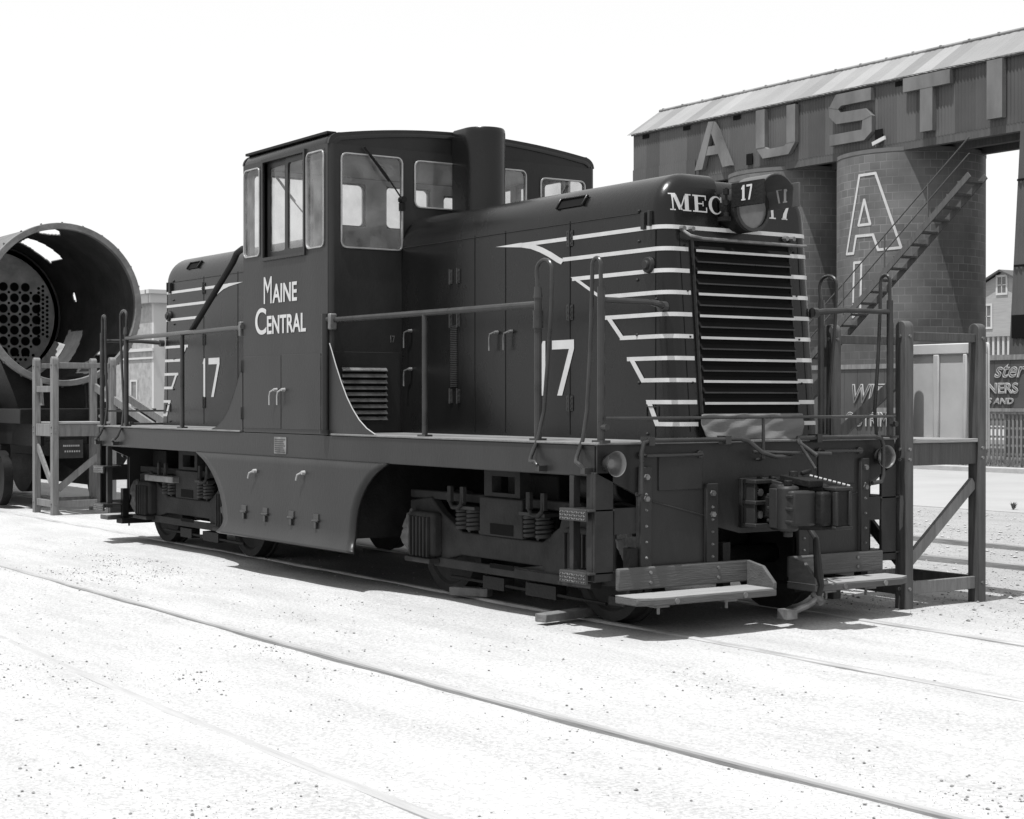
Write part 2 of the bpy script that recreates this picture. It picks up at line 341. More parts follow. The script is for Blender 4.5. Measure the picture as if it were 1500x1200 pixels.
for i in range(60):
    for j in range(1):
        x0=-60+i*2; m.add([(x0,21.95,.1),(x0+2,21.95,.1),(x0+2,22.7,.17),(x0,22.7,.17),(x0,24.4,.22),(x0+2,24.4,.22),(x0,40,.2),(x0+2,40,.2)],[(0,1,2,3),(3,2,5,4),(4,5,7,6)])
o=m.build('grass_bank','grass'); o['kind']='structure'
# grass blades on the bank
m=M()
for i in range(9000):
    x=random.uniform(-24,2); y=random.uniform(21.97,22.85); h=random.uniform(.05,.2)*(1+.8*(random.random()<.15)); a=random.uniform(0,PI); q=random.uniform(.006,.014)
    dx,dy=math.cos(a)*q,math.sin(a)*q; z=.11+(y-21.9)*.08; l=random.uniform(-.06,.06)
    m.add([(x-dx,y-dy,z),(x+dx,y+dy,z),(x+l,y+l*.5,z+h)],[(0,1,2)])
o=m.build('grass','weed',smooth=0); o['kind']='stuff'
# loose gravel and cinders
def pebbles(name,mt,n,area,lo,hi,seedfn=None):
    m=M(); c=0
    ico=[(0,0,1),(.9,0,.3),(.3,.85,.3),(-.7,.5,.3),(-.7,-.5,.3),(.3,-.85,.3),(0,0,-.4)]; fc=[(0,1,2),(0,2,3),(0,3,4),(0,4,5),(0,5,1),(1,6,2),(2,6,3),(3,6,4),(4,6,5),(5,6,1)]
    while c<n:
        x=random.uniform(area[0],area[1]); y=random.uniform(area[2],area[3])
        if seedfn and random.random()>seedfn(x,y): continue
        s=lo+(hi-lo)*random.random()**9; a=random.uniform(0,6.28); k=random.uniform(.6,1.4)
        m.add([(x+(p[0]*math.cos(a)-p[1]*k*math.sin(a))*s,y+(p[0]*math.sin(a)+p[1]*k*math.cos(a))*s,gnoise(x,y)-.006+p[2]*s*.7) for p in ico],fc); c+=1
    o=m.build(name,mt,smooth=0); o['kind']='stuff'; return o
from mathutils import noise as mn
def dens(x,y):
    a=mn.fractal(Vector((x*.35+3,y*.8,2.)),1.,2.,4)
    b=mn.noise(Vector((x*2.3,y*3.1,7.)))
    return max(.015,min(1,.02+1.5*max(0,a-.12)*(.55+.9*b)))
pebbles('gravel','pebble',15000,(-6,12,-8,-1.7),.0025,.012,dens)
pebbles('gravel','pebble_pale',6000,(-2,12.5,-8,2.5),.003,.012)
pebbles('gravel','pebble',2600,(3,12,1.2,4.5),.005,.022)
pebbles('gravel','pebble_pale',9000,(-4,10,2.5,11),.008,.035)
# =================================================================== TRACKS
def rails(label,lines,mt,h,wd=.06,topw=False,hf=None):
    t=thing('railway_track',label,'railway track')
    for ln,hh in zip(lines,h):
        pts=[]
        for a,b in zip(ln[:-1],ln[1:]):
            k=max(1,int(abs(b[0]-a[0])/.5))
            pts+=[(a[0]+(b[0]-a[0])*i/k,a[1]+(b[1]-a[1])*i/k) for i in range(k)]
        pts.append(ln[-1]); v=[];f=[]
        for x,y in pts:
            z=hh*(hf(x) if hf else 1)
            v+=[(x,y-wd/2,-.12),(x,y-wd/2,z-.008),(x,y-wd/2+.008,z),(x,y+wd/2-.008,z),(x,y+wd/2,z-.008),(x,y+wd/2,-.12)]
        for i in range(len(pts)-1):
            for j in range(5): a=i*6+j; f.append((a,a+1,a+7,a+6))
        o=M().add(v,f).build('rail',mt if hh>.01 or not topw else 'rail_top',t)
        if topw and hh>.01:
            o.data.materials.append(MATS['rail_top'])
            for p in o.data.polygons:
                if p.index%5==2: p.material_index=1
    return t
rails('nearest pair of dusty rails running across the foreground dirt',[[(-90,-4.6),(-2.6,-3.27),(3.4,-3.33),(6.5,-3.35),(8.3,-3.31),(9.5,-3.26),(30,-2.6)],[(-90,-6.2),(-2.,-4.72),(2.4,-4.79),(5.6,-4.89),(7.5,-4.9),(8.3,-4.9),(30,-4.3)]],'rail_rust',(.016,.0005),topw=True,hf=lambda x:.35+.65*smooth((x+3)/10))
rails('rails buried in dirt under the dark diesel locomotive',[[(-90,-.78),(0,-.80),(5.1,-.89),(8,-.95),(30,-1.2)],[(-90,.72),(0,.72),(5.3,.75),(6.6,.72),(30,.5)]],'rail_steel',(.006,.008))
rails('rusty rails beyond the locomotive, beside the street',[[(-90,5.),(1.9,4.73),(3.4,4.7),(30,4.3)],[(-90,6.8),(0,6.49),(2.07,6.35),(30,5.9)]],'rail_rust',(.05,.05))
# =================================================================== LOCOMOTIVE
LO=thing('diesel_locomotive','dark centre-cab diesel switching locomotive with pale nose stripes, lettered Maine Central 17','locomotive')
W=1.45; ZD=1.32; ZS=1.10; XE=4.76; HW=.72; HT=3.28; R1=.29; R2=.11
# --- frame, deck, skirts
m=M().box(-XE+.03,XE-.03,-W+.05,W-.05,ZS+.02,ZD-.02); m.build('underframe','loco_frame',LO)
for s in(-1,1):
    M().box(-XE,XE-.012,s*(W-.045),s*W,ZS,ZD-.004).build('side_sill','loco_paint',LO,bev=.006)
m=M()
for a,b in((-XE+.005,-.93),(.93,XE-.005)):
    for s in(-1,1): m.box(a,b,s*(HW-.01),s*(W+.012),ZD-.003,ZD+.014)
m.build('walkway','deck_dust',LO,bev=.004)
# end plates
for s in(1,-1):
    m=M(); P=[(-1.45,ZD),(-1.45,1.12),(-1.09,.96),(-1.09,.36),(-.40,.36),(-.40,.72),(-.15,.66),(.32,.66),(.42,.72),(.42,.36),(1.09,.36),(1.09,.96),(1.45,1.12),(1.45,ZD)]
    m.prism('yz',P,s*(XE-.03),s*XE).build('end_plate','loco_paint',LO)
    m=M().box(s*(XE-.05),s*(XE+.02),-1.46,1.46,ZD-.002,ZD+.016); m.build('end_sill_cap','deck_dust',LO,bev=.004)
    # riveted posts on the plate
    m=M(); rv=M()
    for y0,y1,zt in((-1.10,-1.0,1.16),(-.5,-.39,1.03),(1.05,1.14,1.18),(.40,.50,1.03)):
        m.box(s*XE,s*(XE+.035),y0,y1,.34,zt)
        for k in range(7):
            z=.42+k*(zt-.5)/6; rv.cyl((s*(XE+.033),(y0+y1)/2,z),(s*(XE+.047),(y0+y1)/2,z),.012,.006,n=8)
        for z in(zt-.07,zt-.22): rv.cyl((s*(XE+.033),(y0+y1)/2,z),(s*(XE+.055),(y0+y1)/2,z),.024,.02,n=6)
    m.build('bumper_post','loco_frame',LO,bev=.005); rv.build('rivets','worn_metal',LO)
    # weld seams, raised pocket
    m=M()
    for y0,y1,za,zb in((-.98,-.5,.92,.80),(1.04,.55,.92,.80)): m.beam((s*(XE+.004),y0,za),(s*(XE+.004),y1,zb),.012,.010,up=(1,0,0))
    m.box(s*XE,s*(XE+.012),-.92,-.52,.99,1.24); m.box(s*XE,s*(XE+.012),.62,1.0,.99,1.24)
    m.build('pocket_cover','loco_paint',LO,bev=.01)
    # corner posts of the steps
    for q in(-1,1):
        y0=-1.47 if q<0 else 1.31; y1=-1.31 if q<0 else 1.47
        m=M().box(s*(XE-.03),s*(XE+.0),y0,y1,.38,1.13); m.box(s*(XE-.1),s*(XE-.03),y0 if q<0 else y1-.02,y0+.02 if q<0 else y1,.38,1.13)
        m.build('corner_post','loco_frame',LO,bev=.006)
        M().box(s*4.45,s*4.50,q*1.46,q*1.40,.40,ZS).build('step_hanger','loco_frame',LO,bev=.004)
        for z in(.87,.44):
            m=M().box(s*4.42,s*4.76,q*1.30,q*1.52,z-.008,z+.008); m.box(s*4.42,s*4.73,q*1.505,q*1.525,z-.075,z+.006)
            m.build('step_tread','rail_pipe',LO,bev=.003)
            # raised diamond tread on the step nosing
            m=M()
            for k in range(11):
                for r_ in range(3):
                    m.obox((s*(4.44+.027*k),q*1.527,z-.016-.022*r_),(.018,.006,.006),Matrix.Rotation(R(35 if (k+r_)%2 else -35),3,'Y'))
            m.build('tread_pattern','worn_metal',LO)
    # cross strap
    M().box(s*(XE-.02),s*(XE-.005),-1.3,-1.11,.70,.88).build('strap_plate','loco_frame',LO)
    M().box(s*(XE-.02),s*(XE-.005),1.11,1.3,.70,.88).build('strap_plate','loco_frame',LO)
# centre skirt with round cut-outs and a flared lower lip
def lip(z): 
    t=(.50-z)/.17
    return 0 if t<0 else .065*t*t
m=M(); zs=[1.098,1.03,.98,.92,.85,.78,.70,.62,.56,.50,.46,.42,.39,.365,.345,.33]
def fx(z): # front arc
    pts=[(1.10,1.93),(1.03,1.76),(.98,1.67),(.9,1.56),(.8,1.47),(.7,1.415),(.6,1.385),(.5,1.372),(.42,1.375),(.37,1.40),(.33,1.45)]
    for (a,xa),(b,xb) in zip(pts[:-1],pts[1:]):
        if z>=b: return xa+(xb-xa)*(a-z)/(a-b)
    return pts[-1][1]
NX=24; v=[];f=[]
for side in(-1,1):
    m=M(); v=[];f=[]
    for z in zs:
        xf_=fx(z); xr=-fx(z)-.03+.15*(1.1-z)/.77
        for i in range(NX+1):
            x=xr+(xf_-xr)*i/NX; v.append((x,side*(W+.004+lip(z)),z))
    f=[(j*(NX+1)+i,j*(NX+1)+i+1,(j+1)*(NX+1)+i+1,(j+1)*(NX+1)+i) for j in range(len(zs)-1) for i in range(NX)]
    o=m.add(v,f).build('fuel_tank_skirt','loco_paint',LO,smooth=60); md=o.modifiers.new('thick','SOLIDIFY'); md.thickness=.028; md.offset=0
    m=M()
    for x in(-1.9,): m.box(-1.97,1.9,side*(W+.0),side*(W+.009),1.094,1.104)
    m.build('seam_strip','loco_frame',LO)
    hd=M()
    for x,z in((-.55,.955),(.45,.975)):
        y=side*(W+.01); hd.cyl((x,y,z),(x,y+side*.04,z),.022,.018,n=10); hd.tube([(x,y+side*.04,z),(x-.06,y+side*.05,z-.02),(x-.085,y+side*.05,z-.07)],.009)
    hd.build('latch_handle','cream_trim',LO)
    hn=M()
    for x in(-.80,-.34,.20,.68):
        y=side*(W+.008); hn.box(x-.05,x+.05,y,y+side*.02,.545,.62); hn.cyl((x-.06,y+side*.022,.56),(x+.06,y+side*.022,.56),.013,n=8); hn.box(x-.02,x+.02,y,y+side*.03,.49,.55)
    hn.build('hinge','rail_pipe',LO,bev=.003)
    ps=M()
    for x0,x1 in((-.97,-.13),(-.05,.88)):
        y=side*(W+.004); ps.ring('xz',(x0,x1,.5 if side>0 else .50,1.05),(x0+.008,x1-.008,.508,1.042),.06,y,y+side*.008,ro=.07)
    ps.build('access_door','loco_paint',LO)
M().box(-1.30,1.30,-1.40,1.40,.44,1.12).build('fuel_tank','black_iron',LO)
pl=M().box(-.19,.06,-W-.001,-W-.006,1.13,1.285); pl=pl.build('builders_plate','worn_metal',LO,bev=.002)
m=M()
for k in range(7): m.box(-.17,.04-(k%3)*.02,-W-.006,-W-.009,1.145+k*.019,1.151+k*.019)
m.build('plate_lettering','loco_paint',pl)
# --- cab
CX=.89
cab=M()
sideholes=[(-.84,-.49,2.98,3.82),(-.40,.42,2.95,3.85),(.46,.80,2.97,3.83)]
cab.plate('xz',(-CX+.03,CX-.03,ZD+.001,3.87),sideholes,-W,-W+.04)
cab.plate('xz',(-CX+.03,CX-.03,ZD+.001,3.87),sideholes,W-.04,W)
endholes=[(-1.34,-.71,2.96,3.80),(-.59,-.12,3.36,3.79),(.12,.64,3.36,3.79),(.80,1.33,2.96,3.74)]
def arc(y): return 3.965+.115*(1-(y/1.33)**2) if abs(y)<1.33 else None
prof=[]
for k in range(9): t=R(180-90*k/8*1.0); prof.append((-1.45+.12+.12*math.cos(t),3.87+.105*math.sin(t)))
for k in range(1,24): y=-1.33+2.66*k/24; prof.append((y,3.975+.105*(1-(y/1.33)**2)))
for k in range(9): t=R(90-90*k/8); prof.append((1.45-.12+.12*math.cos(t),3.87+.105*math.sin(t)))
for s in(-1,1):
    cab.plate('yz',(-W+.05,W-.05,ZD+.001,3.87),endholes,s*(CX-.04),s*CX)
    # rounded vertical corners
    for q in(-1,1):
        n=7; v=[];f=[]
        for k in range(n):
            t=PI/2*k/(n-1); x=s*(CX-.05+.05*math.sin(t)) ; y=q*(W-.05+.05*math.cos(t)); v+=[(x,y,ZD+.001),(x,y,3.87)]
        v=[(s*(CX-.05),q*W,ZD+.001),(s*(CX-.05),q*W,3.87)]+v[2:]
        f=[(2*k,2*k+2,2*k+3,2*k+1) for k in range(n-1)]; cab.add(v,f)
    # arch piece above the end windows
    n=len(prof); cab.prism('yz',[(y,z) for y,z in prof]+[(1.44,3.87),(-1.44,3.87)],s*(CX-.04),s*(CX-.002) if 0 else s*(CX-.012))
CABO=cab.build('cab','loco_paint',LO)
# roof shell
v=[];f=[]; xs=[-CX,-CX+.006,-CX+.02,-CX+.045,-CX+.09]; ins=[.085,.052,.028,.009,0]
secs=[(x,i) for x,i in zip(xs,ins)]+[(-x,i) for x,i in zip(reversed(xs),reversed(ins))]
for x,i in secs:
    for y,z in prof: v.append((x,y*(1-i/1.45*.55),z-i*.75 if z>3.9 else z-i*.75*(z-3.87)/.03*.0))
n=len(prof)
f=[(a*n+b,a*n+b+1,(a+1)*n+b+1,(a+1)*n+b) for a in range(len(secs)-1) for b in range(n-1)]
o=M().add(v,f).build('roof','loco_hood',CABO,smooth=50)
m=M()
for q in(-1,1): m=M().box(-.87,.80,q*1.33,q*1.425,3.965,3.990); m.build('drip_rail','black_iron',CABO,bev=.004)
# lining
m=M().box(-.84,.84,-1.39,1.39,3.845,3.86); m.build('ceiling_lining','cab_lining',CABO)
m=M().plate('xz',(-.84,.84,2.2,3.84),sideholes,-1.405,-1.395); m.plate('xz',(-.84,.84,2.2,3.84),sideholes,1.395,1.405)
for s in(-1,1): m.plate('yz',(-1.39,1.39,2.2,3.84),endholes,s*.845,s*.84)
m.build('wall_lining','cab_lining',CABO)
m=M().box(-.84,.84,-1.39,1.39,1.36,1.42); m.build('cab_floor','black_iron',CABO)
m=M().box(-.25,.3,-.35,.35,1.42,2.75); m.box(.1,.6,.5,1.0,1.42,2.5); m.cyl((.35,-.9,1.42),(.35,-.9,2.3),.05); m.box(.2,.5,-1.05,-.75,2.3,2.4); m.box(.25,.6,-.5,-.1,2.4,2.95); m.build('control_stand','loco_frame',LO,bev=.02)
# window frames, panes
def win(pl,rc,a,b,rad=.05,fr='aluminium_frame',wd=.018,pane=None):
    u0,u1,v0,v1=rc; sg=1 if b>a else -1
    if fr=='aluminium_frame':
        fo=M().ring(pl,(u0-.004,u1+.004,v0-.004,v1+.004),(u0+.010,u1-.010,v0+.010,v1-.010),rad,a,b-sg*.012,ro=.001).build('window_surround','loco_paint',CABO)
        fo=M().ring(pl,(u0+.000,u1-.000,v0+.000,v1-.000),(u0+.013,u1-.013,v0+.013,v1-.013),rad-.004,b-sg*.03,b-sg*.002,ro=rad+.006).build('window_bead','aluminium_frame',CABO,bev=.002)
    else: M().ring(pl,(u0-.012,u1+.012,v0-.012,v1+.012),(u0+wd,u1-wd,v0+wd,v1-wd),rad,a,b,ro=.005).build('sash',fr,CABO)
    t=(a+b)/2; m=M()
    if pl=='xz': m.add([(u0,t,v0),(u1,t,v0),(u1,t,v1),(u0,t,v1)],[(0,1,2,3)])
    else: m.add([(t,u0,v0),(t,u1,v0),(t,u1,v1),(t,u0,v1)],[(0,1,2,3)])
    m.build('window_pane','pane_glass',CABO,smooth=0)
for q in(-1,1):
    win('xz',sideholes[0],q*(W-.03),q*(W+.014)); win('xz',sideholes[2],q*(W-.03),q*(W+.014))
    # sliding pair in its track
    m=M().ring('xz',(-.43,.45,2.925,3.875),(-.40,.42,2.955,3.845),.005,q*(W-.03),q*(W+.02),ro=.005); m.build('window_track','loco_paint',CABO)
    win('xz',(-.38,.0,2.97,3.83),q*(W-.055),q*(W-.03),rad=.03,fr='loco_paint',wd=.035)
    win('xz',(.03,.41,2.97,3.83),q*(W-.035),q*(W-.01),rad=.03,fr='loco_paint',wd=.035)
for s in(-1,1):
    for h in endholes: win('yz',h,s*(CX-.03),s*(CX+.016))
# wipers
for s,y0,z0,y1,z1 in((1,-.73,3.42,-1.12,3.86),(-1,-.73,3.42,-1.12,3.86),(1,.9,3.35,1.1,3.68),(-1,.9,3.3,1.1,3.68)):
    m=M().tube([(s*(CX+.03),y0,z0),(s*(CX+.06),(y0+y1)/2,(z0+z1)/2),(s*(CX+.035),y1,z1)],.007,n=6)
    m.tube([(s*(CX+.035),y0+(y1-y0)*.35,z0+(z1-z0)*.35),(s*(CX+.035),y1,z1)],.012,n=6)
    m.cyl((s*CX,y0,z0),(s*(CX+.06),y0,z0),.03,n=10); m.box(s*CX,s*(CX+.05),y0-.02,y0+.02,z0-.1,z0-.03); m.build('windscreen_wiper','black_iron',CABO)
# side doors below, hinges, handles, seams
for q in(-1,1):
    y=q*(W+.001); m=M().box(-.85,-.045,y,q*(W+.008),1.36,2.04); m.build('access_door','loco_paint',CABO,bev=.003)
    m=M().box(-.035,.74,y,q*(W+.008),1.36,2.04); m.build('access_door','loco_paint',CABO,bev=.003)
    m=M()
    for x in(-.875,.765):
        for z in(1.50,1.95): 
            m.cyl((x,q*(W+.014),z-.06),(x,q*(W+.014),z+.06),.012,n=8); m.box(x-.03,x+.03,q*W,q*(W+.012),z-.055,z+.055)
    m.build('hinge','loco_frame',CABO,bev=.003)
    m=M()
    for x in(-.12,.04):
        y=q*(W+.01); m.cyl((x,y,1.72),(x,y+q*.035,1.72),.018,.014,n=10); m.tube([(x+.0,y+q*.035,1.72),(x-.05,y+q*.045,1.70),(x-.065,y+q*.045,1.66),(x-.065,y+q*.045,1.58)],.0085)
    m.build('door_handle','cream_trim',CABO)
    m=M().cyl((.84,q*(W+.012),1.35),(.84,q*(W+.012),2.38),.036,n=12); m.cyl((.84,q*(W+.012),1.33),(.84,q*(W+.012),1.36),.055,n=12); m.build('corner_pipe','loco_paint',LO)
# curved fairings beside the cab
for s,pts in((1,[(.885,1.32),(.885,2.12),(.93,2.05),(1.0,1.93),(1.1,1.78),(1.2,1.65),(1.3,1.55),(1.42,1.455),(1.55,1.385),(1.70,1.335),(1.70,1.32)]),(-1,[(.885,1.32),(.885,2.0),(.94,1.9),(1.02,1.77),(1.12,1.63),(1.22,1.52),(1.34,1.43),(1.48,1.36),(1.60,1.335),(1.60,1.32)])):
    for q in(-1,1):
        P=[(s*a,b+.001) for a,b in pts]; M().prism('xz',P,q*(W-.008),q*(W-.001)).build('fairing','loco_paint',LO)
        M().tube([(a,q*(W-.004),b) for a,b in P[1:-1]],.005,n=6).build('fairing_edge','cream_trim' if s>0 else 'loco_paint',LO)
# cab front details: louvre, seam, bracket
for s in(1,-1):
    for q in(-1,1):
        y0,y1=(-1.34,-.88) if q<0 else (.88,1.34)
        x=s*CX
        M().box(x,s*(CX+.006),y0-.1,y1+.14 if q<0 else y1+.06,1.34,2.05).build('louvre_panel','loco_paint',LO,bev=.003)
        M().ring('yz',(y0-.01,y1+.01,1.42,1.93),(y0+.01,y1-.01,1.44,1.91),.04,s*(CX+.004),s*(CX+.014),ro=.045).build('louvre_rim','loco_paint',LO)
        M().box(s*(CX+.003),s*(CX+.009),y0,y1,1.43,1.92).build('louvre_backing','dark_void',LO)
        m=M()
        for k in range(9): m.obox((s*(CX+.022),(y0+y1)/2,1.465+k*.054),(.030,.45,.007),Matrix.Rotation(R(s*50),3,'Y')); m.box(s*(CX+.030),s*(CX+.036),y0+.002,y1-.002,1.447+k*.054,1.456+k*.054)
        m.build('louvre_slats','worn_metal',LO)
    m=M().box(s*CX,s*(CX+.05),-1.47,-1.40,2.24,2.38); m.build('rail_bracket','worn_metal',LO,bev=.01)
text('plate_number','17',(CX+.008,-.85,2.14),FACE_FRONT,.09,.6,'worn_metal',LO)
# lettering MAINE CENTRAL
def caps(word,x0,z0,hbig,hsm,wbig,total,parent):
    def put(t_,xa,wd_,h_):
        o=text('lettering',t_,(0,0,0),Matrix.Identity(4),1,1,'white_paint',parent,off=.0 if t_=='M' else .012 if len(t_)==1 else .02)
        X=[p.co.x for p in o.data.vertices]; Y=[p.co.y for p in o.data.vertices]; a,b,c,d=min(X),max(X),min(Y),max(Y)
        for p in o.data.vertices: p.co=Vector((xa+(p.co.x-a)/(b-a)*wd_,-W-.004+(-.001 if p.co.z>0 else .001),z0+(p.co.y-c)/(d-c)*h_))
    put(word[0],x0,wbig,hbig); put(word[1:],x0+wbig+.018,total-wbig-.018,hsm)
caps('MAINE',-.405,2.525,.25,.175,.165,.68,CABO); caps('CENTRAL',-.59,2.24,.25,.17,.235,1.04,CABO)
# --- hoods
HX=4.71
def lean(x,z): return -.088*(z-ZD)*smooth((x-3.2)/(HX-3.2))
def hood(s):
    H=M(); 
    def outline(e,x):
        hw=HW-e; top=HT-e; r=max(R1-e,.02); P=[(-hw,ZD+.001)]
        for k in range(1,9): P.append((-hw,ZD+(top-r-ZD)*k/8))
        for k in range(1,11): t=PI-PI/2*k/10; P.append((-hw+r+r*math.cos(t),top-r+r*math.sin(t)))
        for k in range(1,41): P.append((-hw+r+(2*(hw-r))*k/40,top))
        P=P+[(-y,z) for y,z in reversed(P[:-20][:19])] if False else P
        for k in range(1,11): t=PI/2-PI/2*k/10; P.append((hw-r+r*math.cos(t),top-r+r*math.sin(t)))
        for k in range(1,9): P.append((hw,top-r-(top-r-ZD-.001)*k/8))
        return P
    secs=[(.885,0),(1.5,0),(2.2,0),(2.9,0),(3.4,0),(3.6,0),(3.8,0),(4.0,0),(4.15,0),(4.3,0),(4.4,0),(4.5,0),(HX-R2,0)]
    for k in range(1,8): t=PI/2*k/7; secs.append((HX-R2+R2*math.sin(t),R2*(1-math.cos(t))))
    def deform(x,y,z):
        # recess for the headlight in the middle of the nose
        a=smooth((.195-abs(y))/.022); t=smooth((x-4.15)/.18); z2=z-.03*a*t*smooth((z-3.0)/.2)
        x2=x-.05*a*smooth((z-2.88)/.05)*smooth((x-4.5)/.2)
        x2=x2+lean(x,z2)
        return (s*x2,y,z2+.0)
    v=[];f=[]; n=None
    for x,e in secs:
        P=outline(e,x); n=len(P); v+=[deform(x,y,z) for y,z in P]
    for a in range(len(secs)-1):
        for b in range(n-1): f.append((a*n+b,a*n+b+1,(a+1)*n+b+1,(a+1)*n+b))
    # front cap: grid from the last outline, row by row
    P=outline(R2,HX); base=len(v); zs_=[ZD+.001+(2.85-ZD)*k/10 for k in range(11)]+[2.87,2.89,2.91,2.93,2.96]+[HT-R1+(R1-R2)*math.sin(PI/2*k/14) for k in range(15)]
    def halfw(z):
        hw=HW-R2; top=HT-R2; r=R1-R2
        return hw if z<=top-r else hw-r+math.sqrt(max(0,r*r-(z-top+r)**2))
    C=56
    for z in zs_:
        h=halfw(z)
        for k in range(C+1): v.append(deform(HX,-h+2*h*k/C,z))
    for j in range(len(zs_)-1):
        for k in range(C): a=base+j*(C+1)+k; f.append((a,a+1,a+C+2,a+C+1))
    o=H.add(v,f).build('hood','loco_hood',LO,smooth=50)
    return o
def plan(z,x0,off=.004,yend=HW,full=True,s=1):
    """points round the nose at height z, from x0 on the near side, round the front, to the far side"""
    P=[(x,-HW-off) for x in [x0+(HX-R2-x0)*k/12 for k in range(13)]]
    for k in range(1,8): t=PI/2*k/8; P.append((HX-R2+(R2+off)*math.sin(t),-HW+R2-(R2+off)*math.cos(t)))
    P+= [(HX+off,-HW+R2),(HX+off,-.50)]
    Q=[(x,-y) for x,y in reversed(P)]
    return P,Q
def ribbon(m,P,z,h,s):
    v=[]
    for x,y in P:
        v+=[(s*(x+lean(x,z-h/2)),y,z-h/2),(s*(x+lean(x,z+h/2)),y,z+h/2)]
    m.add(v,[(2*i,2*i+2,2*i+3,2*i+1) for i in range(len(P)-1)])
ZST=[2.870-.1575*k for k in range(10)]
XST=[2.76,3.36,3.49,3.87,3.92,4.12,4.20,4.36,4.41,4.52]; SH=.030
hoods={}
for s in(1,-1):
    H=hood(s); hoods[s]=H; st=M()
    for k,z in enumerate(ZST):
        x0=XST[k]; P,Q=plan(z,x0)
        if k==0: P.append((HX+.004,.50)); ribbon(st,P,z,SH,s); ribbon(st,Q[0:],z,SH,s)
        else: ribbon(st,P,z,SH,s); ribbon(st,Q,z,SH,s)
    # pointed ends joining each pair of stripes
    def strip(a,b,wd,ya):
        (xa,za),(xb,zb)=a,b; st.add([(s*(xa-wd/2),ya,za),(s*(xa+wd/2),ya,za),(s*(xb+wd/2),ya,zb),(s*(xb-wd/2),ya,zb)],[(0,1,2,3)])
    for ya in(-HW-.005,HW+.005):
        cv=[(2.80,2.868),(2.93,2.848),(3.06,2.81),(3.18,2.765),(3.29,2.715),(3.345,2.696)]
        v=[]
        for i,(x,z) in enumerate(cv): v+=[(s*(x-.01),ya,z-.018),(s*(x+.03),ya,z+.016)]
        st.add(v,[(2*i,2*i+2,2*i+3,2*i+1) for i in range(len(cv)-1)])
        st.add([(s*2.42,ya,2.882),(s*2.80,ya,2.85),(s*2.80,ya,2.888)],[(0,1,2)])
        for k in(2,4,6,8):
            za,zb=ZST[k]+SH/2,ZST[k+1]-SH/2; strip((XST[k]+.0,za),(XST[k+1]+.0,zb),.055,ya)
    st.build('stripe_paint','cream_trim' if False else 'white_paint',H,smooth=0)
    # numbers 17 on hood sides
    for q in(-1,1):
        y=q*(HW+.0045); m=M(); sg=1
        cx=3.29 if s>0 else -3.24; 
        d=1 if q<0 else -1
        X=lambda a: cx+d*a
        def poly(P): m.add([(X(a),y,b) for a,b in P],[tuple(range(len(P)))])
        poly([(-.215,1.66),(-.165,1.66),(-.165,2.09),(-.20,2.09),(-.235,2.03),(-.215,2.03)])
        poly([(-.075,2.02),(.155,2.02),(.215,2.02),(.215,2.09),(-.075,2.09)]); poly([(-.005,1.66),(.06,1.66),(.215,2.02),(.15,2.02)])
        m.build('road_number','white_paint',H,smooth=0)
        # door seams
        m=M()
        for x in(2.10,2.56,3.45): m.box(s*x-.004,s*x+.004,q*HW,q*(HW+.0025),1.36,3.0)
        m.box(s*1.0,s*4.4,q*HW*.995,q*(HW+.0035)*1.0,2.992,2.999) if False else None
        m.box(s*4.49-.004+s*0,s*4.49+.004,q*HW,q*(HW+.0025),1.36,2.85)
        m.build('door_seam','dark_void',H,smooth=0)
        m=M().tube([(s*.95,q*(HW+.001),2.985),(s*3.3,q*(HW+.001),2.985),(s*4.4,q*(HW+.001),2.985)],.004,n=4); m.build('panel_seam','black_iron',H)
        # hinges
        m=M()
        for x in(1.72,1.84,):
            for z in(2.95-.27,2.31,1.66): 
                m.cyl((s*x,q*(HW+.012),z-.065),(s*x,q*(HW+.012),z+.065),.009,n=6); m.box(s*x+.01,s*x+.035,q*HW,q*(HW+.01),z-.06,z+.06)
                for dz in(-.04,0,.04): m.cyl((s*x+.022,q*(HW+.008),z+dz),(s*x+.022,q*(HW+.018),z+dz),.008,n=6)
        for x in(3.45,):
            for z in(2.87,2.30,1.60):
                m.cyl((s*x,q*(HW+.012),z-.065),(s*x,q*(HW+.012),z+.065),.010,n=6); m.box(s*x-.04,s*x+.04,q*HW,q*(HW+.007),z-.06,z+.06)
                for dz in(-.04,0,.04):
                    for e in(-.025,.025): m.cyl((s*x+e,q*(HW+.006),z+dz),(s*x+e,q*(HW+.016),z+dz),.007,n=6)
        m.build('hinge','rail_pipe',H)
        m=M()
        for x,z in((1.07,2.24),(2.45,2.18),(2.66,2.18),(1.07,1.9)) if s>0 else ((1.15,2.2),):
            y=q*(HW+.004); m.cyl((s*x,y,z),(s*x,y+q*.035,z),.016,.012,n=10); m.tube([(s*x,y+q*.035,z),(s*x-.05,y+q*.045,z-.015),(s*x-.06,y+q*.045,z-.05),(s*x-.06,y+q*.045,z-.15)],.0075)
        m.build('door_handle','worn_metal',H)
        # punched vent strip
        m=M()
        for k in range(34): m.box(s*1.78-.05,s*1.78+.05,q*HW,q*(HW+.012),1.74+k*.0155,1.748+k*.0155)
        m.build('vent_strip','rail_pipe',H)
        # round gauges, bolts near the nose
        m=M()
        m.cyl((s*4.42,q*HW,2.60),(s*4.42,q*(HW+.03),2.60),.062,.055,n=20); m.cyl((s*4.42,q*(HW+.03),2.60),(s*4.42,q*(HW+.05),2.60),.035,.03,n=16)
        for x,z in((4.3,2.78),(4.3,3.0),(4.28,2.5),(4.28,2.1),(4.3,1.75),(4.5,2.35),(4.4,1.38)): m.cyl((s*x,q*HW,z),(s*x,q*(HW+.014),z),.014,.008,n=8)
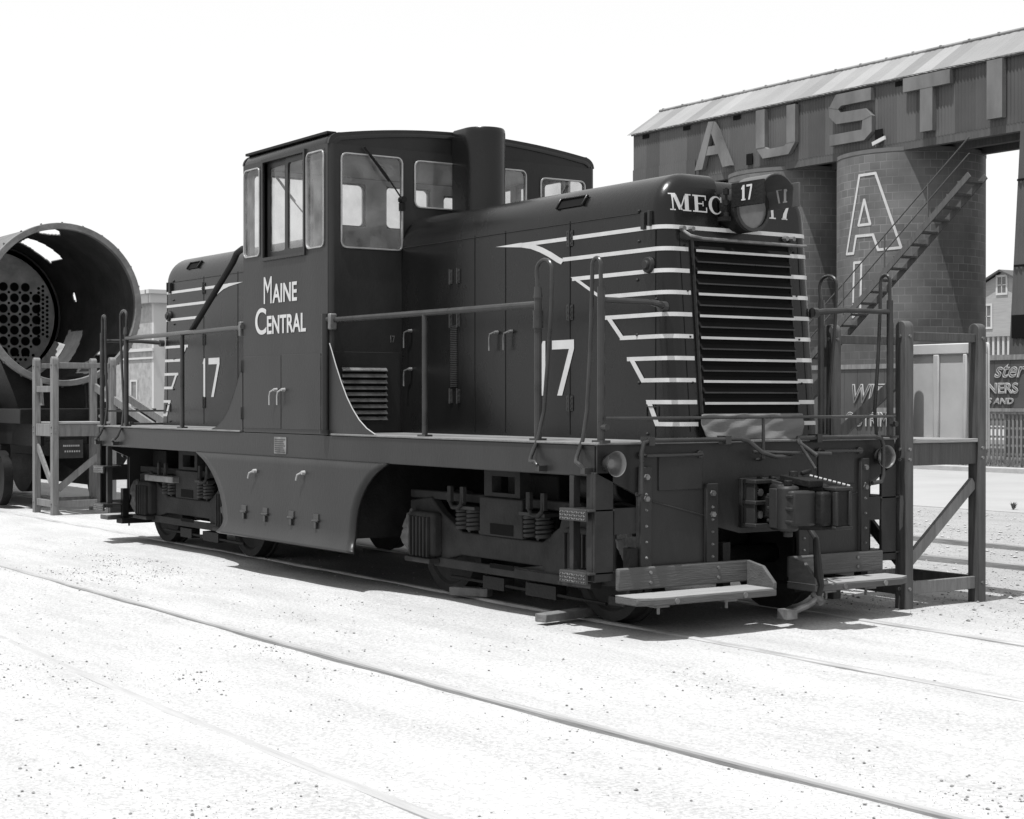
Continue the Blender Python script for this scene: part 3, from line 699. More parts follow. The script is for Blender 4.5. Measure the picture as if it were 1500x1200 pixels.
        m.box(s*4.37-.02,s*4.37+.02,q*HW,q*(HW+.03),2.86,2.98); m.box(s*4.44-.012,s*4.44+.012,q*HW,q*(HW+.03),2.88,2.99)
        m.build('inspection_boss','loco_frame',H,bev=.003)
        m=M().ring('xz',(s*4.46-.07,s*4.46+.07,1.49,1.58),(s*4.46-.064,s*4.46+.064,1.496,1.574),.004,q*HW,q*(HW+.008),ro=.006); m.build('small_hatch','loco_paint',H)
        # top vents
        xv=3.42 if s>0 else -3.8
        t=R(33); yy=q*(HW-R1+R1*math.cos(t)); zz=HT-R1+R1*math.sin(t); rt=Matrix.Rotation(q*(R(90)-t)*-1,3,'X')
        M().obox((xv,yy+q*.002,zz+.002),(.32 if s>0 else .28,.085,.006),rt).build('vent_opening','dark_void',H)
        m=M(); 
        for e in(-.17,.17): m.obox((xv+e*(1 if s>0 else .88),yy+q*.008,zz+.008),(.016,.10,.026),rt)
        n_=rt@Vector((0,0,1)); a_=rt@Vector((0,1,0))
        m.obox(Vector((xv,yy,zz))+a_*(-q*.045)+n_*.010,(.34,.012,.026),rt)
        m.build('vent_hood','loco_hood',H,bev=.008)
# --- radiator grille front and rear
def grille(s):
    G=M(); y0,y1=-.46,.47; z0,z1=1.53,2.775
    X=lambda z,o: s*(HX+lean(HX,z)+o)
    m=M(); m.add([(X(z0,.006),y0,z0),(X(z0,.006),y1,z0),(X(z1,.006),y1,z1),(X(z1,.006),y0,z1)],[(0,1,2,3)]); g=m.build('radiator_grille','dark_void',LO,smooth=0)
    m=M(); t=.012
    for (ya,za,yb,zb) in((y0-t,z0,y0,z1),(y1,z0,y1+t,z1)):
        m.add([(X(za,0),ya,za),(X(za,0),yb,za),(X(zb,0),yb,zb),(X(zb,0),ya,zb),(X(za,.022),ya,za),(X(za,.022),yb,za),(X(zb,.022),yb,zb),(X(zb,.022),ya,zb)],[(0,3,2,1),(4,5,6,7),(0,1,5,4),(1,2,6,5),(2,3,7,6),(3,0,4,7)])
    for zc in(z0-t/2,z1+t/2):
        m.box(X(zc,0),X(zc,.022),y0-t,y1+t,zc-t/2+.001,zc+t/2-.001)
    m.build('grille_frame','loco_paint',g)
    for k in range(15):
        z=z1-.055-k*.0787
        pa=(k%2==0 and True)
        painted=k%2==0
        m=M(); m.obox((X(z,.026),(y0+y1)/2,z-.0),(.050,y1-y0-.004,.005),Matrix.Rotation(R(s*55),3,'Y')); m.build('louvre_slat','dark_void',g)
        if painted:
            m=M(); m.box(X(z,.040),X(z,.047),y0+.004,y1-.004,z-.026,z-.008); m.build('slat_edge','white_paint',g)
        else:
            m=M(); m.box(X(z,.040),X(z,.047),y0+.004,y1-.004,z-.024,z-.014); m.build('slat_edge','rail_pipe',g)
    # top lifting bar
    zb=2.80; m=M().tube([(X(2.88,.0),-.56,2.86),(X(2.85,.05),-.555,2.83),(X(2.82,.075),-.53,2.805),(X(2.8,.08),-.42,2.79),(X(2.8,.08),.50,2.785),(X(2.8,.08),.6,2.785)],.011,n=8)
    for y,z in((-.555,2.86),(-.47,2.86),(.52,2.84),(.45,2.84)): m.cyl((X(z,0),y,z),(X(z,.04),y,z),.022,.018,n=8)
    m.build('lifting_bar','worn_metal',g)
    # side strips beside the grille
    m=M()
    for y in(-.575,.585):
        m.add([(X(1.4,.002),y-.003,1.4),(X(1.4,.002),y+.003,1.4),(X(2.85,.002),y+.003,2.85),(X(2.85,.002),y-.003,2.85)],[(0,1,2,3)])
    m.build('panel_gap','dark_void',g,smooth=0)
    m=M()
    for y in(-.53,.54):
        for k in range(4): z=1.75+k*.33; m.cyl((X(z,0),y,z),(X(z,.012),y,z),.010,.006,n=6)
    m.build('bolt','black_iron',g)
grille(1); grille(-1)
# --- nose lettering: slab serif strokes on the leaning nose
def nose_x(y,z):
    a=abs(y)
    d=R1-math.hypot(a-(HW-R1),z-(HT-R1)) if a>HW-R1 and z>HT-R1 else min(HW-a,HT-z)
    d=max(d,0)
    return HX if d>=R2 else HX-R2+R2*math.sqrt(max(0,1-(1-d/R2)**2))
def nose_poly(m,P,off=.004):
    if len(P)==4:      # two-by-N strips so that strokes follow the rounded shoulder
        n=4; v=[]
        for k in range(n+1):
            t=k/n
            for a,b in((P[0],P[3]),(P[1],P[2])):
                y=a[0]+(b[0]-a[0])*t; z=a[1]+(b[1]-a[1])*t; v.append((nose_x(y,z)+lean(HX,z)+off,y,z))
        m.add(v,[(2*k,2*k+1,2*k+3,2*k+2) for k in range(n)])
    else: m.add([(nose_x(y,z)+lean(HX,z)+off,y,z) for y,z in P],[tuple(range(len(P)))])
def glyph(m,ch,y0,w_,z0,h):
    T=w_*.26; t=w_*.09; S=h*.08
    def Q(a,b,c,d): nose_poly(m,[(y0+a*w_,z0+b*h),(y0+c*w_,z0+b*h),(y0+c*w_,z0+d*h),(y0+a*w_,z0+d*h)])
    def Sg(a,b,c,d,wa): nose_poly(m,[(y0+(a)*w_,z0+b*h),(y0+(a)*w_+wa,z0+b*h),(y0+(c)*w_+wa,z0+d*h),(y0+(c)*w_,z0+d*h)])
    if ch=='M':
        Q(0,0,.26,.07);Q(.62,0,1.05,.07);Q(0,.93,.28,1);Q(.76,.93,1.05,1)
        Sg(.10,.07,.10,.93,w_*.06);Sg(.73,.07,.73,.93,w_*.2);Sg(.42,.05,.12,.93,w_*.19);Sg(.46,.05,.73,.93,w_*.06)
    if ch=='E':
        Q(0,0,1,.08);Q(0,.92,.95,1);Sg(.14,.08,.14,.92,w_*.24);Q(.38,.47,.72,.54);Q(.70,.36,.76,.65);Q(.93,.08,1.0,.30);Q(.88,.72,.95,.92)
    if ch=='C':
        import math as _m
        cy,cz=y0+w_*.52,z0+h*.5; O=[];I=[]
        for k in range(25):
            a=R(42+(318-42)*k/24); O.append((cy+w_*.50*_m.cos(a),cz+h*.52*_m.sin(a))); I.append((cy+w_*.06+w_*.34*_m.cos(a),cz+h*.44*_m.sin(a)))
        for k in range(24): nose_poly(m,[O[k],O[k+1],I[k+1],I[k]])
        Q(.86,.68,.95,.98)
    if ch=='1':
        Q(.1,0,.9,.08);Sg(.36,.08,.36,1,w_*.3);Sg(.08,.78,.36,.97,w_*.14)
    if ch=='7':
        Q(0,.84,1,1);Q(0,.66,.1,.84);nose_poly(m,[(y0+.22*w_,z0),(y0+.62*w_,z0),(y0+.72*w_,z0+.34*h),(y0+1.*w_,z0+.84*h),(y0+.78*w_,z0+.84*h),(y0+.36*w_,z0+.36*h)]); Q(.16,0,.74,.07)
def nl(*a):
    m=M(); glyph(m,*a); m.build('nose_letter','white_paint',hoods[1],smooth=0)
nl('M',-.645,.185,2.99,.125); nl('E',-.435,.135,2.99,.125); nl('C',-.285,.135,2.985,.13)
nl('1',.30,.085,2.985,.125); nl('7',.42,.10,2.985,.125)
# --- headlights with number boards
for s in(1,-1):
    zc=3.02; m=M(); m.cyl((s*4.36,0,zc),(s*4.70,0,zc),.17,.165,n=32); 
    HL=m.build('headlight','black_iron',LO,bev=.006)
    m=M(); n=32; v=[];f=[]
    for i in range(n):
        t=2*PI*i/n; c,sn=math.cos(t),math.sin(t)
        v+=[(s*4.70,c*.165,zc+sn*.165),(s*4.735,c*.165,zc+sn*.165),(s*4.735,c*.14,zc+sn*.14),(s*4.70,c*.14,zc+sn*.14)]
    for i in range(n):
        a=4*i;b=4*((i+1)%n); f+=[(a,b,b+1,a+1),(a+1,b+1,b+2,a+2),(a+2,b+2,b+3,a+3)]
    M().add(v,f).build('lens_rim','rail_pipe',HL)
    m=M().cyl((s*4.701,0,zc),(s*4.712,0,zc),.142,n=32); m.build('lens','lens_glass',HL)
    # visor: upper half drum with its two numbered sides
    n=16; v=[];f=[]
    for x in(s*4.70,s*4.99):
        for r_ in(.178,.170):
            for i in range(n+1): t=PI*i/n; v.append((x,r_*math.cos(t),zc+.055+r_*math.sin(t)*1.0))
    k=n+1
    for i in range(n): f+=[(i,i+1,2*k+i+1,2*k+i),(k+i,3*k+i,3*k+i+1,k+i+1),(i,k+i,k+i+1,i+1),(2*k+i,2*k+i+1,3*k+i+1,3*k+i)]
    M().add(v,f).build('visor','board_pale',HL)
    for q in(-1,1):
        ya,yb=(-.196,-.180) if q<0 else (.150,.162); m=M().box(s*4.71,s*5.05,ya,yb,zc+.0,zc+.175); b=m.build('number_board','black_iron' if q<0 else 'board_pale',HL,bev=.003)
        m=M(); y=q*.1985; d=1 if q*s<0 else -1
        for y in((-.1985,-.177) if q<0 else (.1475,.1645)):
            X=lambda a: s*4.875+d*a*1.0*(1)
            X=lambda a: s*4.875+(a if q<0 else -a)*1
            P1=[(-.045,3.0705),(-.02,3.0705),(-.02,3.17),(-.038,3.17),(-.055,3.148),(-.055,3.14),(-.045,3.14)]
            P2=[(.0,3.155),(.06,3.155),(.06,3.17),(.0,3.17)]; P3=[(.018,3.06),(.036,3.06),(.06,3.155),(.042,3.155)]; P4=[(-.055,3.06),(-.01,3.06),(-.01,3.07),(-.055,3.07)]
            for P in(P1,P2,P3,P4): m.add([(X(a),y,z+.0) for a,z in P],[tuple(range(len(P)))])
        m.build('board_number','white_paint',b,smooth=0)
    m=M()
    for z in(2.97,3.06,3.14): m.cyl((s*4.66,-.2,z-.02),(s*4.66,-.2,z+.02),.022,n=10)
    m.cyl((s*4.66,-.2,2.94),(s*4.66,-.2,3.17),.010,n=8); m.box(s*4.60,s*4.68,-.23,-.17,2.93,2.96); m.build('headlight_hinge','black_iron',HL)
# --- exhaust stack
m=M(); n=36; P=[]
for i in range(n+1): t=-PI/2+PI*i/n; P.append((1.13+.2*math.cos(t),.2*math.sin(t)))
P=[(.90,-.19)]+P+[(.90,.19)]
def lvl(z,g): return [(1.1+(x-1.1)*g,y*g,z) for x,y in P]
k=len(P); v=lvl(3.2,1)+lvl(4.035,1)+lvl(4.07,.985)+lvl(4.085,.94)+lvl(4.085,.8)+lvl(3.95,.8)
v[k:2*k]=[(x,y,4.035) for x,y,z in v[k:2*k]]
f=[(a*k+b,a*k+(b+1)%k,(a+1)*k+(b+1)%k,(a+1)*k+b) for a in range(5) for b in range(k)]+[tuple(range(5*k,6*k))]
M().add(v,f).build('exhaust_stack','loco_hood',LO,smooth=40)
# --- handrails
PR=.021
def post(m,x,y,zt=2.32,r=.023): m.cyl((x,y,ZD+.01),(x,y,zt),r,n=10); m.box(x-.06,x+.06,y-.035,y+.035,ZD+.012,ZD+.03)
for q in(-1,1):
    y=q*1.41
    for s in(1,-1):
        m=M().tube([(s*.86,q*1.46,2.33),(s*.95,y,2.325),(s*3.99,y,2.315)],.025); post(m,s*2.43,y,2.31); m.build('handrail','rail_pipe',LO)
        # looped grab irons either side of the steps
        m=M(); post(m,s*4.0,y,2.42,.027); xa=s*4.0
        loop=[(xa,y,2.40),(xa-s*.015,y,2.52)]
        for k in range(9): t=PI-PI*k/8; loop.append((s*(4.08+.095*math.cos(t)),y,2.555+.075*math.sin(t)))
        loop+=[(s*4.165,y,2.3),(s*4.12,y,1.9),(s*4.075,y,1.55),(s*4.045,q*1.44,1.35),(s*4.04,q*1.50,1.22),(s*4.06,q*1.52,1.19),(s*4.12,q*1.52,1.185),(s*4.14,q*1.52,1.17),(s*4.14,q*1.50,1.14)]
        m.tube(loop,.0145); m.box(s*4.12,s*4.17,q*W,q*1.52,1.12,1.16)
        m.cyl((xa,y,2.36),(xa,y,2.44),.034,.026,n=12)
        if s>0 and q<0: m.cyl((xa,y,2.14),(xa,y,2.27),.038,n=12)
        m.build('grab_iron','rail_pipe',LO)
        m=M(); post(m,s*4.79-s*.04,y,2.4,.027); xa=s*4.75
        loop=[(xa,y,2.38),(xa-s*.005,y,2.5)]
        for k in range(9): t=PI*k/8; loop.append((s*(4.70+.05*math.cos(t)),y,2.54+.06*math.sin(t)))
        loop+=[(s*4.645,y,2.3),(s*4.625,y,1.95),(s*4.59,y,1.55),(s*4.58,q*1.44,1.35),(s*4.59,q*1.50,1.23),(s*4.61,q*1.52,1.20),(s*4.66,q*1.52,1.18),(s*4.68,q*1.50,1.14)]
        m.tube(loop,.0145); m.box(s*4.66,s*4.71,q*W,q*1.52,1.12,1.16)
        m.tube([(s*4.75,q*1.41,2.31),(s*4.72,q*.95,2.31),(s*4.64,q*.80,2.30),(s*4.60,q*.73,2.29)],[.021,.021,.026,.02]); m.cyl((s*4.60,q*.72,2.29),(s*4.60,q*.77,2.29),.04,n=10)
        m.build('grab_iron','rail_pipe',LO)
        m=M().tube([(s*4.80,q*1.41,1.50),(s*4.84,q*1.3,1.50),(s*4.84,q*.0,1.50)],.011,n=8); m.cyl((s*4.76,q*1.41,1.44),(s*4.82,q*1.41,1.44),.022,n=8)
        m.build('safety_bar','rail_pipe',LO)
    # rear sloping pipe
m=M().tube([(-.90,-1.34,3.10),(-1.12,-1.34,3.10),(-1.24,-1.34,3.07),(-1.33,-1.34,2.99),(-2.28,-1.38,2.33)],.032,n=10); m.build('sloping_pipe','black_iron',LO)
for s in(1,-1):
    m=M().cyl((s*4.84,.0,1.20),(s*4.84,.0,1.50),.012,n=8); m.tube([(s*4.84,0,1.21),(s*4.80,0,1.19),(s*4.77,0,1.19)],.012,n=8); m.build('rail_support','rail_pipe',LO)
    # uncoupling levers along the top of the end plate
    x=s*4.84
    m=M().tube([(x,-1.13,.98),(x,-1.13,1.27),(x,-1.11,1.33),(x,-1.05,1.345),(x,-.22,1.345),(x+s*.03,-.17,1.33),(x+s*.08,-.08,1.245),(x+s*.1,.02,1.215),(x+s*.1,.18,1.215)],.0165)
    m.tube([(x,-1.13,.98),(x-s*.05,-1.13,.97)],.0165); m.tube([(x,-.1,1.25),(x+s*.12,.15,1.24),(x+s*.13,.55,1.23)],.014)
    for y in(-.35,-1.05,.55): m.box(s*XE,x+s*.02,y-.025,y+.025,1.31,1.37)
    m.build('uncoupling_lever','rail_pipe',LO)
    m=M().tube([(x+s*.22,.32,1.22),(x+s*.1,.28,1.30),(x,.34,1.345),(x,.95,1.345),(x,1.15,1.345),(x,1.22,1.33),(x,1.24,1.28),(x,1.24,1.05),(x,1.22,1.0),(x,1.12,.99)],.0165)
    m.tube([(x+s*.04,.30,1.33),(x+s*.35,.18,1.13)],.011,n=8); m.build('uncoupling_lever','rail_pipe',LO)
    # short hand holds on the plate
    for y0,y1 in((-1.08,-.55),(.62,1.05)):
        m=M().tube([(s*XE,y0,1.24),(s*(XE+.06),y0+.02,1.24),(s*(XE+.07),y0+.06,1.24),(s*(XE+.07),y1-.06,1.24),(s*(XE+.06),y1-.02,1.24),(s*XE,y1,1.24)],.012,n=8)
        m.cyl((s*XE,y0,1.24),(s*(XE+.03),y0,1.24),.026,n=8); m.cyl((s*XE,y1,1.24),(s*(XE+.03),y1,1.24),.026,n=8); m.build('hand_hold','rail_pipe',LO)
    # marker lamps
    for q in(-1,1):
        yc=q*1.36 if q<0 else 1.27; c=Vector((s*4.80,yc,1.19)); d=Vector((s*1,q*-.08,0)).normalized()
        L_=M().cyl(c-d*.08,c-d*.045,.045,.05,n=24).cyl(c-d*.045,c+d*.02,.05,.075,n=24,cap=False).cyl(c+d*.02,c+d*.055,.075,.089,n=24,cap=False).build('marker_lamp','rail_pipe',LO)
        M().cyl(c+d*.045,c+d*.0451,.083,.083,n=24,cap=False)
        n=24; bm_=M(); a=Vector((0,0,1)); u=d.cross(a).normalized(); rings=[(.089,.055),(.082,.050),(.070,.022),(.050,-.018),(.025,-.035),(.003,-.038)]; v=[];f=[]
        for r_,dd in rings:
            for i in range(n): t=2*PI*i/n; v.append(c+d*dd+u*math.cos(t)*r_+a*math.sin(t)*r_)
        for j in range(len(rings)-1):
            for i in range(n): f.append((j*n+i,j*n+(i+1)%n,(j+1)*n+(i+1)%n,(j+1)*n+i))
        bm_.add(v,f).build('lamp_reflector','lamp_metal',L_)
    # footboards
    for (y0,y1,sd) in((-1.33,-.11,-1),(.27,1.29,1)):
        m=M(); x0,x1=s*4.80,s*5.10
        P=[(x0,y0),(x1-s*.06,y0),(x1,y0+.12),(x1,y1),(x0,y1)] if sd<0 else [(x0,y0),(x1,y0),(x1,y1-.12),(x1-s*.06,y1),(x0,y1)]
        m.prism('xy',P,.235,.285); F=m.build('footboard','step_wood',LO,bev=.008)
        m=M(); g=.006; m.prism('xy',[(p[0]-(g*s if abs(p[0])>4.85 else -g*s),p[1]) for p in P],.2855,.291); m.build('tread_board','step_top',F)
        m=M().box(s*4.775,s*4.815,y0+.02,y1-.02 if sd>0 else y1,.315,.47); m.build('back_board','step_wood',F,bev=.012)
        ye=y1 if sd<0 else y0
        m=M().prism('xz',[(s*4.815,.287),(s*5.10,.287),(s*5.10,.33),(s*4.98,.44),(s*4.815,.47)],ye,ye+.03*sd*-1*-1 if 0 else ye-.03*(1 if sd<0 else -1)); m.build('end_board','step_wood',F,bev=.006)
        m=M()
        for y in(y0+.3,y1-.3):
            m.cyl((s*5.10,y,.26),(s*5.108,y,.26),.02,n=10); m.box(s*4.85,s*4.95,y-.06,y+.06,.20,.235); m.cyl((s*4.9,y,.15),(s*4.9,y,.2),.012,n=6)
            for z in(.36,.43): m.cyl((s*4.815,y,z),(s*4.825,y,z),.012,n=8)
        m.build('bolt','worn_metal',F)
        m=M().box(s*4.70,s*4.775,y0+.15,y0+.22,.26,.6); m.box(s*4.70,s*4.775,y1-.22,y1-.15,.26,.6); m.box(s*4.6,s*4.78,y0+.1,y1-.1,.20,.26); m.build('bracket','black_iron',F)
    # coupler
    C_=M(); z0=.86
    C_.box(s*4.76,s*4.80,-.17,.30,.70,1.06); pk=C_.build('coupler_pocket','black_iron',LO,bev=.008)
    m=M()
    for y in(-.16,.02): m.box(s*4.80,s*4.92,y,y+.03,.72,1.05)
    for z in(1.035,.885,.72): m.box(s*4.80,s*4.94,-.17,.07,z-.012,z+.018)
    m.beam((s*4.8,-.02,1.06),(s*5.12,.03,1.0),.03,.03); m.beam((s*4.8,.1,1.06),(s*5.12,.05,1.0),.03,.03)
    m.box(s*4.8,s*5.0,.12,.16,.78,1.03)
    m.build('coupler_carrier','loco_frame',LO,bev=.006)
    m=M()
    for z in(.96,.80): m.cyl((s*4.78,-.09,z),(s*4.86,-.09,z),.045,.04,n=6); m.cyl((s*4.86,-.09,z),(s*4.91,-.09,z),.028,n=10)
    m.build('bolt','worn_metal',LO)
    m=M(); m.box(s*4.8,s*5.10,-.07,.09,.77,.94); m.build('coupler_shank','black_iron',LO,bev=.02)
    m=M().prism('xy',[(s*5.02,-.12),(s*5.02,.10),(s*5.12,.21),(s*5.28,.22),(s*5.34,.17),(s*5.26,.08),(s*5.18,.02),(s*5.20,-.07),(s*5.12,-.14)],.70,1.03)
    K=m.build('coupler_head','black_iron',LO,bev=.025)
    m=M(); m.cyl((s*5.20,-.10,.70),(s*5.20,-.10,1.02),.075,.08,n=20); m.prism('xy',[(s*5.18,-.17),(s*5.30,-.15),(s*5.34,-.04),(s*5.33,.05),(s*5.26,.05),(s*5.25,-.03),(s*5.18,-.05)],.74,.99); m.build('knuckle','loco_frame',K,bev=.02)
    m=M().cyl((s*5.20,-.10,1.02),(s*5.20,-.10,1.06),.03,n=10); m.cyl((s*5.12,.03,1.03),(s*5.12,.03,1.12),.04,.03,n=10); m.obox((s*5.18,.05,1.05),(.30,.14,.05),Matrix.Rotation(R(s*6),3,'Y')); m.cyl((s*5.15,.08,1.10),(s*5.15,.17,1.12),.018,n=8); m.build('lock_lifter','black_iron',K,bev=.01)
    # guard arm block with chain
    m=M().box(s*5.24,s*5.42,.14,.30,.72,1.0); m.box(s*5.30,s*5.40,.04,.14,.74,.98); m.build('guard_arm','black_iron',K,bev=.02)
    m=M(); 
    for k in range(9): m.cyl((s*(5.16+.028*k),.15+.018*k,1.085-.008*k),(s*(5.175+.028*k),.165+.018*k,1.08-.008*k),.010,n=6)
    m.build('chain','cream_trim',K)
    m=M()
    for z in(.77,.86,.95): m.box(s*5.05,s*5.30,-.165,-.10,z-.012,z+.012)
    for y in(.15,.28): m.box(s*5.40,s*5.435,y-.012,y+.012,.74,.98)
    m.box(s*5.24,s*5.43,.135,.31,.985,1.01); m.box(s*5.24,s*5.43,.135,.31,.71,.735); m.cyl((s*5.20,-.10,.66),(s*5.20,-.10,.70),.035,n=8); m.box(s*5.08,s*5.16,-.17,-.12,.72,1.0)
    m.build('casting_ribs','loco_frame',K,bev=.006)
    # draft pocket darkness behind
    # brake hose
    m=M().tube([(s*4.78,.30,.74),(s*4.95,.32,.72),(s*5.06,.31,.62),(s*5.10,.29,.46),(s*5.10,.30,.36),(s*5.10,.32,.28),(s*5.10,.29,.19)],[.022,.022,.024,.03,.034,.026,.024]); m.build('brake_hose','loco_frame',LO)
    m=M().tube([(s*5.10,.29,.19),(s*5.09,.2,.145),(s*5.07,.05,.10)],.024); m.box(s*5.02,s*5.12,-.03,.07,.06,.13); m.cyl((s*5.06,.29,.22),(s*5.14,.29,.16),.03,n=8); m.cyl((s*5.1,.33,.30),(s*5.1,.38,.30),.018,n=8); m.build('hose_coupling','worn_metal',LO)
# canvas over the lower radiator
v=[];f=[]; A,B=24,10
for j in range(B+1):
    for i in range(A+1):
        y=-.50+1.0*i/A; z=1.525-.19*j/B; x=4.735+.006*math.sin(i*.9+j*1.3)+.012*math.sin(i*.45-j*.7+1)*(j/B)+.02*(j/B)
        v.append((x,y*(1-.10*(j/B)**3),z))
for j in range(B):
    for i in range(A): a=j*(A+1)+i; f.append((a,a+1,a+A+2,a+A+1))
o=M().add(v,f).build('canvas_cover','canvas',None,smooth=180,sub=1); md=o.modifiers.new('t','SOLIDIFY'); md.thickness=.006
tag(o,'crumpled grey canvas tied across the bottom of the nose radiator grille','canvas')
# --- trucks
def lathe_wheel(x,q):
    m=M(); n=40; prf=[(.06,.03),(.10,.05),(.14,.05),(.16,.02),(.33,.015),(.35,.035),(.42,.035),(.422,-.09),(.445,-.095),(.445,-.125),(.33,-.125),(.06,-.10)]
    v=[];f=[]
    for r_,dy in prf:
        for i in range(n): t=2*PI*i/n; v.append((x+r_*math.cos(t),q*(.84+dy),.43+r_*math.sin(t)))
    k=len(prf)
    for j in range(k-1):
        for i in range(n): f.append((j*n+i,j*n+(i+1)%n,(j+1)*n+(i+1)%n,(j+1)*n+i))
    f.append(tuple(range(n))); return m.add(v,f)
def truck(cx):
    T=[]
    for dx in(-1.1,1.1):
        ax=M().cyl((cx+dx,-.95,.43),(cx+dx,.95,.43),.075,n=16); A_=ax.build('axle','black_iron',LO)
        for q in(-1,1): lathe_wheel(cx+dx,q).build('wheel','truck_grime',A_)
    M().box(cx-.35,cx+.35,-.8,.8,.5,1.05).build('truck_bolster','black_iron',LO,bev=.02)
    M().box(cx-1.0,cx-.45,-.6,.6,.25,.8).build('traction_motor','black_iron',LO,bev=.05); M().box(cx+.45,cx+1.0,-.6,.6,.25,.8).build('traction_motor','black_iron',LO,bev=.05)
    for q in(-1,1):
        y0,y1=q*.99,q*1.07; S=cx
        P=[(-1.08,.82),(-.92,.70),(-.60,.56),(.52,.555),(.74,.68),(.80,.84),(1.42,.80),(1.42,.30),(.60,.26),(.52,.37),(-.62,.37),(-.90,.30),(-1.42,.33),(-1.42,.78)]
        m=M(); m.prism('xz',[(S+a,b) for a,b in P],y0,y1); F=m.build('truck_frame','truck_grime',LO,bev=.012)
        m=M(); m.box(S-1.0,S+1.05,y1,y1+q*.025,.255,.33); m.build('lower_flange','truck_grime',F,bev=.008)
        m=M().box(S-1.45,S+.98,q*.97,q*1.05,.80,.87); m.box(S-.3,S+.3,q*1.04,q*1.1,.56,.86); m.build('top_beam','truck_grime',F,bev=.01)
        m=M().plate('xz',(S-.26,S+.24,.87,1.09),[(S-.15,S+.17,.90,1.03)],y0,y1+q*.01); m.build('bolster_guide','truck_grime',F)
        M().box(S-.14,S+.18,q*1.10,q*1.104,.575,.66).build('frame_slot','dark_void',F)
        M().box(S-.15,S+.18,q*1.096,q*1.1005,.31,.345).build('frame_slot','dark_void',F)
        m=M()
        for xs_ in(-.56,-.40,.40,.56):
            pts=[]
            for k in range(61): t=k/60*5*2*PI; pts.append((S+xs_+.062*math.cos(t),q*1.07+.062*math.sin(t),.575+.17*k/60))
            m.tube(pts,.015,n=6)
        for xs_ in(-.48,.48): m.box(S+xs_-.17,S+xs_+.17,q*1.0,q*1.14,.75,.775)
        m.build('coil_spring','loco_frame',F)
        m=M()
        for xs_ in(-.62,.50):
            m.tube([(S+xs_-.05,q*1.13,.92),(S+xs_-.05,q*1.14,.80),(S+xs_,q*1.15,.76),(S+xs_+.08,q*1.15,.76),(S+xs_+.13,q*1.15,.79),(S+xs_+.13,q*1.13,.90)],.017,n=8)
            m.box(S+xs_-.08,S+xs_-.03,q*1.12,q*1.15,.80,.93); m.box(S+xs_+.11,S+xs_+.16,q*1.12,q*1.15,.80,.93)
        m.build('spring_hanger','truck_grime',F)
        for dx in(-1.1,1.1):
            m=M().box(S+dx-.19,S+dx+.19,q*1.05,q*1.16,.33,.70); J=m.build('journal_box','truck_grime',F,bev=.03)
            m=M()
            for k in range(6): m.box(S+dx-.15+.055*k,S+dx-.13+.055*k,q*1.16,q*1.19,.33,.66)
            m.box(S+dx-.2,S+dx+.2,q*1.10,q*1.2,.28,.32); m.build('journal_ribs','truck_grime',F,bev=.005)
    m=M().tube([(cx-.9,-.98,.17),(cx+1.2,-.98,.15)],.014,n=8); m.box(cx+.2,cx+.6,-1.0,-.9,.12,.22); m.box(cx-.4,cx-.1,-1.0,-.9,.12,.22); m.build('brake_rod','black_iron',LO)
    # brake shoes
    m=M()
    for dx in(-1.1,1.1):
        for e in(-1,1):
            for q in(-1,1): m.box(cx+dx+e*.44,cx+dx+e*.52,q*.78,q*.9,.25,.6)
    m.build('brake_shoe','black_iron',LO)
truck(3.05); truck(-3.05)
def rag(cx,cy,cz,sx,sy,sz,seed):
    rnd=random.Random(seed); v=[];f=[]; A,B=16,12
    for j in range(B+1):
        for i in range(A):
            t=2*PI*i/A; ph=PI*(j/B)-PI/2; r_=1+.32*math.sin(3*t+seed+j)*math.cos(ph)+.18*rnd.uniform(-1,1)
            v.append((cx+sx*r_*math.cos(t)*math.cos(ph),cy+sy*r_*math.sin(t)*math.cos(ph),cz+sz*math.sin(ph)+.02*rnd.uniform(-1,1)))
    for j in range(B):
        for i in range(A): f.append((j*A+i,j*A+(i+1)%A,(j+1)*A+(i+1)%A,(j+1)*A+i))
    return M().add(v,f).build('journal_cloth','rag',LO,smooth=25)
rag(1.74,-1.12,.53,.08,.07,.17,3); rag(-4.42,-1.12,.52,.09,.07,.19,5); rag(-1.84,-1.14,.52,.08,.07,.18,8); rag(4.60,-1.05,.62,.10,.05,.14,9)
# under-deck clutter seen through the gaps
m=M(); m.cyl((3.9,-.9,1.0),(4.4,-.9,1.0),.11,n=16); m.box(-4.5,-4.1,-.9,-.5,.6,1.05); m.box(-4.0,-3.3,-1.1,-.7,.74,.78); m.build('air_reservoir','black_iron',LO,bev=.01)
m=M().box(-4.05,-3.25,-1.18,-1.0,.72,.79); m.build('spring_plank','worn_metal',LO,bev=.01)
